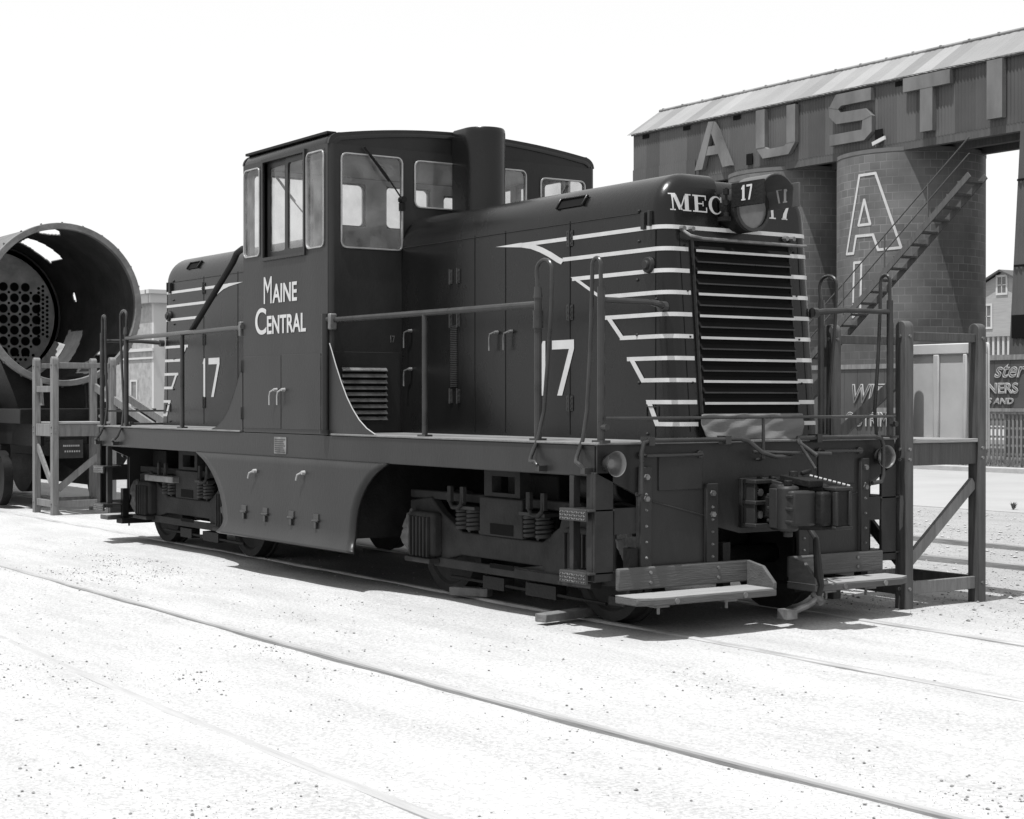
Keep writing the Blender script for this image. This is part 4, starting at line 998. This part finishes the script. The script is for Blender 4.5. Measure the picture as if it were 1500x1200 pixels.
# =================================================================== BOARDING STANDS
def stand(name_label,ox,oy,panel):
    t=thing('boarding_stand',name_label,'wooden stand',(ox,oy,0),'wooden boarding stands')
    w_,d_=.78,.85
    for px,py in((0,0),(-w_,0),(0,d_),(-w_,d_)):
        m=M(); P=[]
        for k in range(9): a=PI-PI*k/8; P.append((.055*math.cos(a),2.19+.055*math.sin(a)))
        P=[(px+a,b) for a,b in P]; P=[(px-.055,-.02)]+P+[(px+.055,-.02)]
        m.prism('xz',P,py-.045,py+.045); m.build('post','stand_wood' if panel else 'stand_pale',t,bev=.006)
    mm='stand_wood' if panel else 'stand_pale'
    M().box(-.02,.025,.046,d_-.046,2.09,2.16).build('top_rail',mm,t,bev=.005); M().box(-w_-.02,-w_+.025,.046,d_-.046,2.09,2.16).build('top_rail',mm,t,bev=.005)
    if not panel: M().box(-w_+.056,-.056,-.02,.02,1.74,1.83).build('top_rail',mm,t,bev=.005); 
    for px in(0,-w_): M().box(px-.03,px+.03,.046,d_-.046,1.11,1.285).build('platform_beam',mm,t,bev=.005)
    for py in(0,d_): M().box(-w_+.056,-.056,py-.03,py+.03,1.11,1.285).build('platform_beam',mm,t,bev=.005)
    M().box(-w_-.05,.05,.0+.046,d_-.046,1.286,1.315).build('platform_boards','step_top',t,bev=.004)
    for px in(0,-w_): M().box(px-.02,px+.022,.046,d_-.046,.10,.20).build('bottom_rail','stand_pale',t,bev=.005)
    for py in(0,d_): M().box(-w_+.056,-.056,py-.02,py+.02,.10,.20).build('bottom_rail',mm,t,bev=.005)
    m=M()
    for px,py in((0,0),(-w_,0),(0,d_)):
        for z in(2.125,1.24,1.16,.15): m.cyl((px,py-.045,z),(px,py-.058,z),.014,n=6); m.cyl((px+.055,py,z),(px+.066,py,z),.014,n=6)
    m.build('bolt','worn_metal',t)
    m=M().beam((.0,.05,.36),(.0,d_-.05,.96),.09,.035,up=(1,0,0)); m.build('brace','stand_pale',t)
    m=M().beam((-w_+.05,0,.96),(-.05,0,.36),.09,.035,up=(0,1,0)); m.build('brace',mm,t)
    return t
ST=stand('dark wooden boarding stand beside the nose of the locomotive, pale panel behind it',4.76,1.56,True)
def under(o,p): o.parent=p; return o
# handrail strips and stringers of its steps, going down behind the nose
for a,b in(((-1.9,.85,1.08),(-.78,.85,1.84)),((-1.9,0,1.08),(-.82,0,1.82)),((-2.3,.85,.0),(-.85,.85,1.22)),((-2.3,0,.0),(-.85,0,1.22))):
    M().beam(a,b,.10,.035,up=(0,1,0)).build('stair_rail','stand_wood',ST)
m=M().box(-1.0,-.07,1.06,1.10,1.22,2.10); PN=m.build('back_panel','panel_grey',ST,bev=.03)
m=M(); z0,z1=1.22,2.10
for (u0,u1,v0,v1) in((-1.0,-.07,2.01,2.10),(-1.0,-.07,1.22,1.29),(-1.0,-.90,1.29,2.01),(-.13,-.07,1.29,2.01),(-.63,-.57,1.29,2.01),(-.31,-.27,1.29,2.01)): m.box(u0,u1,1.035,1.058,v0,v1)
m.build('panel_battens','panel_grey',PN,bev=.008)
ST2=stand('weathered grey boarding stand by the open boiler, left of the locomotive',-9.36,-.40,False)
for a,b in(((.85,.85,1.30),(2.6,.85,1.28)),): pass
for (a,za,b,zb,y) in((-.75,1.82,2.9,.92,.87),(-.8,1.66,1.3,1.15,1.40)):
    M().beam((a,y,za),(b,y,zb),.11,.04,up=(0,1,0)).build('stair_rail','stand_pale',ST2)
M().prism('xz',[(-.9,1.55),(-.62,1.55),(-.72,1.95),(-.80,1.95)],.03,.06).build('gusset','stand_pale',ST2)
m=M().box(.03,.045,.02,.40,.80,1.06); pb=m.build('notice_board','truck_grime',ST2)
for k,s_ in enumerate(('DANGER','KEEP OFF')):
    o=text('notice_lettering',s_ if 0 else ('NOTICE' if k==0 else 'MEN'),(0,0,0),Matrix.Identity(4),.001,1,'sign_ink',None) if False else None
m=M()
for k in range(9): m.box(.0455,.048,.11+.027*k,.13+.027*k,.965,.99)
for k in range(7): m.box(.0455,.048,.13+.034*k,.15+.034*k,.885,.91)
m.build('notice_lettering','sign_ink',pb)
# =================================================================== BOILER
BX=-11.02; BY=.30; BZ=3.08; BR=1.225
BO=thing('steam_locomotive_boiler','open-ended dismantled steam boiler on wheels showing its tube plate','boiler',(BX,BY,0))
def inpoly(p,P):
    c=False; j=len(P)-1
    for i in range(len(P)):
        if (P[i][1]>p[1])!=(P[j][1]>p[1]) and p[0]<(P[j][0]-P[i][0])*(p[1]-P[i][1])/(P[j][1]-P[i][1])+P[i][0]: c=not c
        j=i
    return c
holes=[[(-12.11,92.7),(-11.52,94.3),(-11.60,86),(-11.73,80),(-12.08,74.2),(-12.35,79),(-12.42,84.9)],[(-13.9,78.8),(-13.15,83.4),(-13.22,69.2),(-13.33,48.4),(-14.07,47.0),(-14.1,61.0)],[(-12.25,-47.3),(-12.24,-32.7),(-12.1,-25.8),(-11.98,-31.6),(-12.05,-44.0)]]
def inhole(x,t):
    if math.hypot(x+13.81,(R(t-14))*1.2)<.085: return True
    return any(inpoly((x,t),h) for h in holes)
NT,NXs=240,90; v=[];f=[]
for j in range(NXs+1):
    x=BX-3.6*j/NXs
    for i in range(NT): t=2*PI*i/NT; v.append((x-BX,BR*math.cos(t),BZ+BR*math.sin(t)))
for j in range(NXs):
    for i in range(NT):
        tx=BX-3.6*(j+.5)/NXs; td=360*(i+.5)/NT; td=td-360 if td>180 else td
        if inhole(tx,td): continue
        f.append((j*NT+i,j*NT+(i+1)%NT,(j+1)*NT+(i+1)%NT,(j+1)*NT+i))
o=M().add(v,f).build('smokebox_shell','boiler_shell',BO,smooth=60); md=o.modifiers.new('t','SOLIDIFY'); md.thickness=.025; md.offset=-1; md.material_offset=1; o.data.materials.append(MATS['boiler_inside'])
def annulus(m,x0,x1,ra,rb,n=72):
    v=[];f=[]
    for x,r_ in((x0,ra),(x1,ra),(x1,rb),(x0,rb)):
        for i in range(n): t=2*PI*i/n; v.append((x,r_*math.cos(t),BZ+r_*math.sin(t)))
    for j in range(4):
        for i in range(n): f.append((j*n+i,j*n+(i+1)%n,((j+1)%4)*n+(i+1)%n,((j+1)%4)*n+i))
    return m.add(v,f)
annulus(M(),-.06,.04,1.245,1.15).build('front_ring','ring_grey',BO,bev=.008)
m=M()
for k in range(24): t=2*PI*k/24; m.cyl((-.03,1.24*math.cos(t),BZ+1.24*math.sin(t)),(-.03,1.275*math.cos(t),BZ+1.262*math.sin(t)),.016,n=6)
m.build('stud','boiler_shell',BO)
# tube plate; near-black discs on its face paint in the shade of holes
TX=-3.55; m=M(); TR=1.08; m.cyl((TX-.04,0,BZ),(TX,0,BZ),TR,n=64); TP=m.build('tube_plate','tube_plate',BO)
big=M(); rim=M(); sm=M()
for a in range(-4,5):
    for b in range(-1,6):
        y=a*.19; z=BZ-.44+b*.185
        if math.hypot(y,z-BZ)<.88: big.cyl((TX+.001,y,z),(TX+.006,y,z),.07,n=20); rim.cyl((TX+.0005,y,z),(TX+.004,y,z),.080,n=20)
for a in range(-10,11):
    for b in range(0,5):
        y=a*.088+(b%2)*.044; z=BZ-.98+b*.075
        if math.hypot(y,z-BZ)<.98: sm.cyl((TX+.001,y,z),(TX+.006,y,z),.026,n=12)
for a in(-1,1):
    for b in range(0,12):
        for c in range(3):
            y=a*(.80+.075*c); z=BZ-.35+b*.075+(c%2)*.037
            if math.hypot(y,z-BZ)<1.02: sm.cyl((TX+.001,y,z),(TX+.006,y,z),.026,n=12)
for a in range(-4,4):
    for b in range(-1,5):
        y=a*.19+.095; z=BZ-.44+b*.185+.0925
        if math.hypot(y,z-BZ)<.9: sm.cyl((TX+.001,y,z),(TX+.006,y,z),.024,n=12)
rim.build('flue_rims','boiler_shell',TP); big.build('dark_flue_discs','dark_void',TP); sm.build('dark_tube_discs','dark_void',TP)
# curved angle bracket on the floor of the smokebox
v=[];f=[]
for k in range(13):
    t=R(-75+50*k/12)
    for r_,x in((1.19,-3.2),(1.05,-3.2),(1.05,-3.16),(1.19,-3.0)): v.append((x,r_*math.cos(t),BZ+r_*math.sin(t)))
for k in range(12):
    for c in range(4): f.append((4*k+c,4*k+(c+1)%4,4*k+4+(c+1)%4,4*k+4+c))
M().add(v,f).build('floor_angle','tube_plate',BO)
M().cyl((-3.6,0,BZ),(-9.5,0,BZ),1.17,1.3,n=48).build('boiler_barrel','boiler_shell',BO)
m=M()
for x in(-3.62,-5.5,-7.4): annulus(m,x-.06,x+.02,1.2+(-x-3.6)*.022+.02,1.0)
m.build('boiler_band','boiler_shell',BO)
m=M().prism('yz',[(-.55,1.30),(.55,1.30),(.7,1.75),(.95,2.35),(.6,2.02),(0,1.87),(-.6,2.02),(-.95,2.35),(-.7,1.75)],-1.2,-.2); m.build('saddle','black_iron',BO)
m=M()
for q in(-1,1): m.box(-9,.7,q*.52,q*.68,.95,1.28); m.box(-9,-.9,q*.52,q*.68,.7,.95)
m.box(-.3,.75,-.9,1.2,1.28,1.50); m.build('engine_frame','black_iron',BO,bev=.01)
for q in(-1,1):
    m=M().cyl((-2.2,q*1.02,.85),(-1.0,q*1.02,.85),.38,n=28); m.cyl((-1.0,q*1.02,.85),(-.93,q*1.02,.85),.40,n=28); m.box(-2.1,-1.1,q*.7,q*1.3,1.1,1.6); m.build('cylinder_block','truck_grime',BO,bev=.01)
    for x in(-.55,-4.2,-5.8,-7.4):
        r_=.42 if x>-1 else .72; m=M().cyl((x,q*.72,r_+.02),(x,q*.86,r_+.02),r_,n=36); m.cyl((x,q*.86,r_+.02),(x,q*.9,r_+.02),.14,n=20); m.build('wheel','black_iron',BO)
    M().box(-6.5,-.9,q*.92,q*1.0,.25,1.15).build('side_plate','black_iron',BO); M().box(-8,-2.0,q*1.0,q*1.25,1.5,1.55).build('running_board','black_iron',BO)
m=M().cyl((-2.4,-1.25,.0),(-2.4,-1.25,1.4),.03,n=8); m.cyl((-3.4,-1.25,.75),(-.9,-1.25,.70),.02,n=8); m.build('grab_pole','rail_pipe',BO)
m=M().tube([(-.05,.35,BZ-1.2),(.02,.36,1.5),(.1,.36,.95)],.02,n=8); m.build('hanging_cable','black_iron',BO)
# =================================================================== SILOS, GALLERY
SC=[(-18.0,26.6,'rightmost block silo painted with a large outlined letter A'),(-22.5,26.6,'block silo partly hidden behind the headlight of the locomotive'),(-27.0,26.6,'block silo at the far left end, mostly hidden behind the locomotive hood')]
for x,y,lb in SC:
    t=thing('silo',lb,'silo',(x,y,0),'concrete block silos under the gallery')
    M().cyl((0,0,0),(0,0,8.22),2.0,n=96).build('silo_wall','concrete_block',t)
    M().cyl((0,0,8.225),(0,0,8.33),2.012,n=96).build('silo_rim','rim_grey',t)
    if x==-18.0:
        # painted letter outlines that follow the curve of the wall
        SX,SY=x,y
        def wrap(pts,wd=.055,close=True):
            m=M(); P=list(pts)+([pts[0]] if close else []); Q=[]
            for a,b in zip(P[:-1],P[1:]):
                k=max(2,int(math.hypot(b[0]-a[0],b[1]-a[1])/.15)); Q+=[((a[0]+(b[0]-a[0])*i/k),(a[1]+(b[1]-a[1])*i/k)) for i in range(k)]
            Q.append(P[-1]); return Q
        def A_to(px,pz):   # az on wall from an x measured on the plane y=25
            # ray from the viewpoint through (px,25,pz) to the silo wall
            o=Vector((13.81,-8.3,1.622)); d=Vector((px,25,pz))-o; ox,oy=o.x-SX,o.y-SY
            a=d.x**2+d.y**2; b=2*(ox*d.x+oy*d.y); c=ox*ox+oy*oy-2.012**2; D_=b*b-4*a*c
            if D_<0: return None
            s_=(-b-D_**.5)/2/a; p=o+d*s_; return Vector((p.x-SX,p.y-SY,p.z))
        m=M()
        for pts in([(-18.85,5.64),(-18.38,7.74),(-17.79,7.74),(-16.87,5.67),(-17.69,5.67),(-17.88,6.09),(-18.5,6.1),(-18.6,5.64)],[(-18.2,7.07),(-18.41,6.39),(-17.98,6.39)],[(-18.62,3.9),(-18.57,5.38),(-18.30,5.38),(-18.34,4.1)]):
            Q=[A_to(*p) for p in wrap(pts)]
            for a,b in zip(Q[:-1],Q[1:]):
                if a is None or b is None or (b-a).length<1e-5: continue
                n=Vector((a.x,a.y,0)).normalized(); sd=(b-a).normalized().cross(n)*.036; e=(b-a).normalized()*.02
                m.add([a-sd-e,b-sd+e,b+sd+e,a+sd-e],[(0,1,2,3)])
        m.build('painted_letter','white_paint',t,smooth=0)
GY0,GY1,GXL,GXR=25.0,27.5,-28.25,-7.0; GZ0,GZE,GZR=8.46,10.2,11.03
G=thing('conveyor_gallery','long corrugated gallery with pitched roof and big letters AUSTI, high on the silos','industrial building',(GXL,GY0,0))
def GP(x,y,z): return (x-GXL,y-GY0,z)
def corr(m,x0,x1,y,z0,z1,amp=.014,wl=.11,ztop=None):
    n=int((x1-x0)/wl*4); v=[]
    for i in range(n+1):
        x=x0+(x1-x0)*i/n; yy=y-amp*math.sin(2*PI*(x-x0)/wl); v+=[GP(x,yy,z0),GP(x,yy,z1)]
    m.add(v,[(2*i,2*i+2,2*i+3,2*i+1) for i in range(n)]); return m
m=corr(M(),GXL,GXR,GY0,GZ0-.02,GZE); m.build('wall','wall_sheet',G,smooth=80)
m=corr(M(),GXL,-25.2,GY0-.03,7.55,9.0); m.build('lower_wall','wall_sheet',G,smooth=80)
M().add([GP(GXL,GY0,7.55),GP(GXL,GY1,7.55),GP(GXL,GY1,GZE),GP(GXL,(GY0+GY1)/2,GZR),GP(GXL,GY0,GZE),GP(GXL,GY0,7.55)][:5],[(0,1,2,3,4)]).build('gable','wall_sheet',G,smooth=0)
M().add([GP(GXL,GY1,GZ0),GP(GXR,GY1,GZ0),GP(GXR,GY1,GZE),GP(GXL,GY1,GZE)],[(0,1,2,3)]).build('rear_wall','wall_sheet',G,smooth=0)
m=M().add([GP(GXL,GY0,GZ0),GP(GXR,GY0,GZ0),GP(GXR,GY1,GZ0),GP(GXL,GY1,GZ0)],[(0,1,2,3)]); m.build('floor_deck','timber_dark',G,smooth=0)
m=M()
for y in(GY0+.1,(GY0+GY1)/2,GY1-.1): m.box(0,GXR-GXL,y-GY0-.1,y-GY0+.1,GZ0-.22,GZ0-.01)
m.build('floor_beam','timber_dark',G)
m=M()
for sgn,ya in((-1,GY0-.12),(1,GY1+.12)):
    n=int((GXR-GXL+.4)/.62*8); v=[]; ym=(GY0+GY1)/2; zl=GZE-.08
    for i in range(n+1):
        x=GXL-.2+(GXR-GXL+.4)*i/n; dz=.012*math.sin(2*PI*i/2.)+(.02 if (i%8)==0 else 0); dz=.012*(i%2)+(.018 if i%8==0 else 0)
        v+=[GP(x,ya,zl+dz),GP(x,ym,GZR+dz)]
    m.add(v,[(2*i,2*i+2,2*i+3,2*i+1) for i in range(n)])
o=m.build('roof','roof_sheet',G,smooth=0)
m=M().tube([GP(GXL-.2,(GY0+GY1)/2,GZR+.03),GP(GXR+.2,(GY0+GY1)/2,GZR+.03)],.05,n=8)
for i in range(22): x=GXL+i*.97; m.box(x-GXL-.03,x-GXL+.03,1.2,1.3,GZR+.03,GZR+.085)
m.build('ridge_cap','roof_sheet',G)
m=M().box(0,GXR-GXL,-.10,-.06,GZE-.11,GZE-.04); m.build('eave_board','timber_dark',G)
m=M()
for x in(-27.6,-25.6,-23.3,-20.9,-18.9,-16.9,-15.4): m.box(x-GXL-.16,x-GXL+.16,-.03,-.025,GZE-.26,GZE-.13)
for x,z in((-25.7,8.35),(-22.72,8.72),(-17.62,8.75)): m.box(x-GXL-.13,x-GXL+.13,-.06,-.035,z-.18,z+.14)
m.build('vent_opening','dark_void',G)
m=M().beam(GP(-17.75,24.85,8.5),GP(-17.3,24.85,8.62),.05,.10); m.beam(GP(-26.1,24.85,8.2),GP(-25.9,24.85,8.5),.05,.06); m.build('chute_lip','pale_edge',G)
# letters standing proud of the wall
def letter(P,holes=()):
    m=M()
    for poly in P: m.prism('xz',[(a-GXL,b) for a,b in poly],-.17+.006*P.index(poly),-.02)
    return m.build('sign_letter','lettering_sheet',G,smooth=0,bev=.0)
letter([[(-25.05,8.62),(-24.70,8.62),(-24.18,10.0),(-24.42,10.02)],[(-24.42,10.02),(-24.18,10.0),(-23.42,8.60),(-23.78,8.58),(-24.32,9.7)],[(-24.75,9.02),(-24.62,9.28),(-23.9,9.27),(-23.75,9.0)]])
letter([[(-22.32,8.95),(-21.95,8.95),(-21.95,10.05),(-22.32,10.05)],[(-21.05,8.95),(-20.70,8.95),(-20.70,10.02),(-21.05,10.02)],[(-22.32,8.95),(-22.05,8.63),(-20.98,8.63),(-20.70,8.95),(-21.05,8.95),(-21.15,8.88),(-21.85,8.88),(-21.95,8.95)]])
letter([[(-19.36,9.70),(-19.10,10.03),(-17.80,10.03),(-17.80,9.70),(-18.9,9.70),(-19.02,9.62)],[(-19.36,9.70),(-19.02,9.62),(-18.95,9.52),(-18.0,9.50),(-17.78,9.28),(-18.1,9.2),(-19.1,9.22),(-19.36,9.45)],[(-17.78,9.28),(-17.78,8.85),(-18.05,8.65),(-18.15,8.95),(-18.12,9.2)],[(-19.36,8.65),(-18.05,8.65),(-18.15,8.95),(-19.36,8.95)]])
letter([[(-16.66,9.72),(-15.08,9.72),(-15.08,10.08),(-16.66,10.08)],[(-16.08,8.60),(-15.66,8.60),(-15.66,9.72),(-16.08,9.72)]])
letter([[(-13.90,8.62),(-13.42,8.62),(-13.42,10.08),(-13.90,10.08)]])
letter([[(-12.3,8.62),(-11.9,8.62),(-11.9,10.08),(-12.3,10.08)],[(-10.8,8.62),(-10.4,8.62),(-10.4,10.08),(-10.8,10.08)],[(-11.9,10.08),(-11.9,9.5),(-10.8,8.62),(-10.8,9.2)]])
# leaning corrugated tower at the right end
TW=thing('elevator_tower','dark corrugated tower carrying the gallery at the right edge','tower',(-13.3,25,0))
def TPt(x,y,z): return (x+13.3,y-25,z)
n=90; v=[]
for i in range(n+1):
    u=i/n; yy=24.95-.02*math.sin(u*2*PI*28)
    v+=[TPt(-13.46+4.5*u,yy,0),TPt(-12.95+3.3*u,yy,8.4)]
m=M().add(v,[(2*i,2*i+2,2*i+3,2*i+1) for i in range(n)]); m.add([TPt(-13.46,24.95,0),TPt(-13.46,27.3,0),TPt(-12.95,27.3,8.4),TPt(-12.95,24.95,8.4)],[(0,1,2,3)]); m.add([TPt(-8.96,24.95,0),TPt(-8.96,27.3,0),TPt(-9.65,27.3,8.4),TPt(-9.65,24.95,8.4)],[(0,1,2,3)])
m.build('tower_wall','wall_sheet',TW,smooth=60)
m=M().box(.12,.72,-.10,-.06,3.15,3.72); m.box(.28,3.6,-.1,-.07,7.0,7.05); m.box(.18,3.8,-.1,-.07,4.9,4.95); m.build('tower_opening','dark_void',TW)
M().prism('xz',[(-1.3,8.3),(.4,8.3),(.4,7.7),(.1,7.7),(-.9,8.0)],.2,2.3) if 0 else None

# outside stair
S_=thing('outside_stair','steel outside stair climbing past the lettered silo to the gallery','stair',(-22.3,24.0,0))
def zt(x): return .80*(x+22.3)
m=M()
for y in(-.45,.15): m.beam((0,y,-.06),(8.95,y,.80*8.95-.06),.04,.15)
m.build('stringer','timber_dark',S_)
m=M()
for k in range(25): x=.3+k*.35; m.box(x-.15,x+.17,-.42,.13,.80*x-.02,.80*x+.02)
m.build('tread','timber_dark',S_)
m=M()
for y in(-.45,):
    m.tube([(0,y,.95),(8.95,y,.80*8.95+.85)],.018,n=6); m.tube([(0,y,.5),(8.95,y,.80*8.95+.45)],.018,n=6)
    for k in range(6): x=.4+k*1.45; m.cyl((x,y,.80*x-.1),(x,y,.80*x+.92),.022,n=6)
m.build('stair_handrail','timber_dark',S_)

# =================================================================== SIGN FENCE
FY=22.9
LF=thing('lattice_fence','dark picket lattice fence under the billboard at the right','fence',(-16,FY,0))
m=M()
for k in range(150): x=k*.115; h=1.34; m.box(x,x+.05,-.02,.0,.15,h)
for k in range(150): x=k*.115+.05; m.box(x,x+.02,.06,.08,.15,1.34)
m.build('pickets','fence_slat',LF,smooth=0)
m=M()
for z in(.35,.55,.75,.95,1.15): m.box(0,17.2,.005,.02,z,z+.05)
m.build('lattice_rail','fence_slat',LF,smooth=0)
M().box(0,17.2,-.06,.08,1.30,1.44).build('top_board','fence_slat',LF)
m=M()
for k in range(8): m.box(k*2.4-.07,k*2.4+.07,.09,.22,0,1.4)
m.build('fence_post','timber_dark',LF)
def board(lb,x0,x1,z0,z1):
    t=thing('billboard',lb,'billboard',(x0,FY-.05,0)); w_=x1-x0
    m=M(); k=int(w_/.45)
    for i in range(k): m.box(w_*i/k+.004,w_*(i+1)/k-.004,0,.03+.004*(i%2),z0,z1)
    m.build('sign_face','sign_ground',t,smooth=0)
    m=M().box(0,w_,-.03,.05,z1,z1+.12); m.box(0,w_,-.03,.05,z0-.08,z0); m.build('sign_border','fence_slat',t)
    return t
BR_=board('dark billboard at the right edge, lettered ster and NERS in pale outline',-12.95,-4.0,1.44,2.56)
BL_=board('dark plank billboard seen between the grab irons right of the nose',-20.5,-13.6,.10,2.42)
def sgn(t,s_,x,z,size,sx=1.,shear=0.,ol=.014):
    o=text('sign_lettering',s_,(x-t.location.x,-.02,z),FACE_NEAR,size,sx,'sign_ink',t,outline=ol,shear=shear); return o
# positions: right sign (reads ...ster / RNERS / S AND)
sgn(BR_,'Buster',-12.0,2.12,.56,.92,.35,.016) if False else None
sgn(BR_,'ster',-12.0,2.16,.50,1.05,.35,.016); sgn(BR_,'RNERS',-12.42,1.79,.33,1.15,0,.016); sgn(BR_,'S AND',-12.2,1.54,.19,1.35,.2,.011)
sgn(BL_,'WIT',-16.62,1.57,.66,.90,.3,.020); sgn(BL_,'OUTRIM',-16.75,.97,.50,.78,0,.018); sgn(BL_,'SS OF S',-16.68,.34,.50,.72,0,.018)
sgn(BL_,'E',-17.62,1.5,.5,.9,.2,.018); sgn(BL_,'S',-17.6,.95,.5,.9,0,.018)
# =================================================================== HOUSE, PLASTER BUILDING
HS=thing('house','pale shingled gable house seen between the silo and the corrugated tower','house',(-62,80,0))
def gab(m,x0,x1,ye,zr,sl):
    xm=(x0+x1)/2; m.add([(x0,0,0),(x1,0,0),(x1,0,zr-sl*(x1-xm)),(xm,0,zr),(x0,0,zr-sl*(x1-xm))],[(0,1,2,3,4)]); return m
xm=3.27; hw_=3.6
m=M().prism('xz',[(xm-hw_,0),(xm+hw_,0),(xm+hw_,10.05-.45*hw_),(xm,10.05),(xm-hw_,10.05-.45*hw_)],0,9); m.build('wall','shingle',HS,smooth=0)
m=M()
for s in(-1,1): m.beam((xm,-.25,10.17),(xm+s*(hw_+.35),-.25,10.17-.45*(hw_+.35)),9.8*0+.16,.12)
for s in(-1,1):
    a=(xm,10.13); b=(xm+s*(hw_+.35),10.13-.45*(hw_+.35)); m.add([(a[0],-.3,a[1]+.1),(b[0],-.3,b[1]+.1),(b[0],9,b[1]+.1),(a[0],9,a[1]+.1)],[(0,1,2,3)])
m.build('roof','timber_dark',HS)
for x0,x1,z0,z1 in((2.93,3.60,8.70,9.75),(1.69,2.36,6.5,7.9),(4.3,4.97,6.5,7.9),(1.69,2.36,2.5,4.0),(4.3,4.97,2.5,4.0)):
    fr_=M().plate('xz',(x0-.14,x1+.14,z0-.14,z1+.14),[(x0,x1,z0,z1)],-.06,.0).build('window','plaster_pale',HS); 
    M().box(x0,x1,-.02,-.004,z0,z1).build('pane','window_dark',fr_); M().box(x0,x1,-.045,-.02,(z0+z1)/2-.03,(z0+z1)/2+.03).box((x0+x1)/2-.025,(x0+x1)/2+.025,-.045,-.02,z0,z1).build('sash_bar','plaster_pale',fr_)
m=M().prism('xz',[(-.8,5.75),(7.3,5.75),(7.3,5.95),(-.8,5.95)],-2.2,0); m.build('porch_roof','shingle',HS)
m=M()
for k in range(20): m.box(-.6+k*.4,-.45+k*.4,-2.1,-2.0,4.2,5.75)
m.build('porch_rail','plaster_pale',HS)
PBx,PBy=-66.9,24.3
PB=thing('plastered_building','pale plastered two-storey building with cornice, behind the boiler and rear hood','building',(PBx,PBy,0))
M().box(-40,0,0,.3,0,6.6).build('side_wall','plaster',PB,smooth=0); M().box(-.0,.25,.0,30,0,6.6).build('front_wall','plaster_pale',PB,smooth=0); M().box(-40,0,.3,30,6.0,6.3).build('roof','shingle',PB,smooth=0)
m=M().box(-40,.3,-.3,.0,6.6,7.05); m.box(-40,.3,-.45,.1,7.05,7.25); m.box(.25,.55,-.3,30,6.6,7.05); m.box(.2,.7,-.45,30,7.05,7.25); m.box(-40,.35,-.1,0,4.15,4.3); m.box(-40,.3,-.06,0,3.75,3.85); m.build('cornice','plaster_pale',PB,smooth=0)
for x in(-2.2,-7,-11.8,-16.5,-21,-26):
    for z0,z1 in((5.0,6.2),(1.2,2.6)):
        fr_=M().plate('xz',(x-.65,x+.35,z0-.1,z1+.1),[(x-.5,x+.2,z0,z1)],-.06,-.001).build('window','plaster_pale',PB); M().box(x-.5,x+.2,-.012,-.001,z0,z1).build('pane','window_dark',fr_)
for y in(3,7,11,15,19):
    for z0,z1 in((4.9,6.0),(1.2,2.7)):
        M().box(.25,.27,y-.5,y+.5,z0,z1).build('window','window_dark',PB,smooth=0)
# =================================================================== BITS ON THE GROUND
o=M().beam((2.15,-.98,.05),(2.45,-.80,.05),.10,.07).build('wooden_block','chock_wood',None,bev=.006); tag(o,'short square-cut wooden block on the ground under the front truck','wooden block')
o=M().beam((3.96,-1.36,.045),(3.80,-.62,.045),.11,.06).build('wooden_plank','chock_wood',None,bev=.006); tag(o,'longer weathered plank end lying beside the front wheel','plank')
def weed(x,y,h,seed,lb):
    rnd=random.Random(seed); m=M()
    for k in range(46):
        a=rnd.uniform(0,6.28); l=rnd.uniform(.3,1)*h; sp=rnd.uniform(.1,.6)*h; p=Vector((x,y,0)); e=p+Vector((math.cos(a)*sp,math.sin(a)*sp,l)); q=.008+.01*rnd.random(); n=Vector((-math.sin(a),math.cos(a),0))*q; mid=(p+e)/2+Vector((0,0,l*.15))
        m.add([p-n*.4,p+n*.4,mid+n,mid-n,e],[(0,1,2,3),(3,2,4)])
    o=m.build('weed_plant','weed',None,smooth=0); tag(o,lb,'weed'); return o
weed(-2.45,11.75,.13,1,'taller tuft of weeds on the near edge of the street'); weed(-1.95,11.55,.09,2,'small low weed on the street edge, right of the taller tuft')
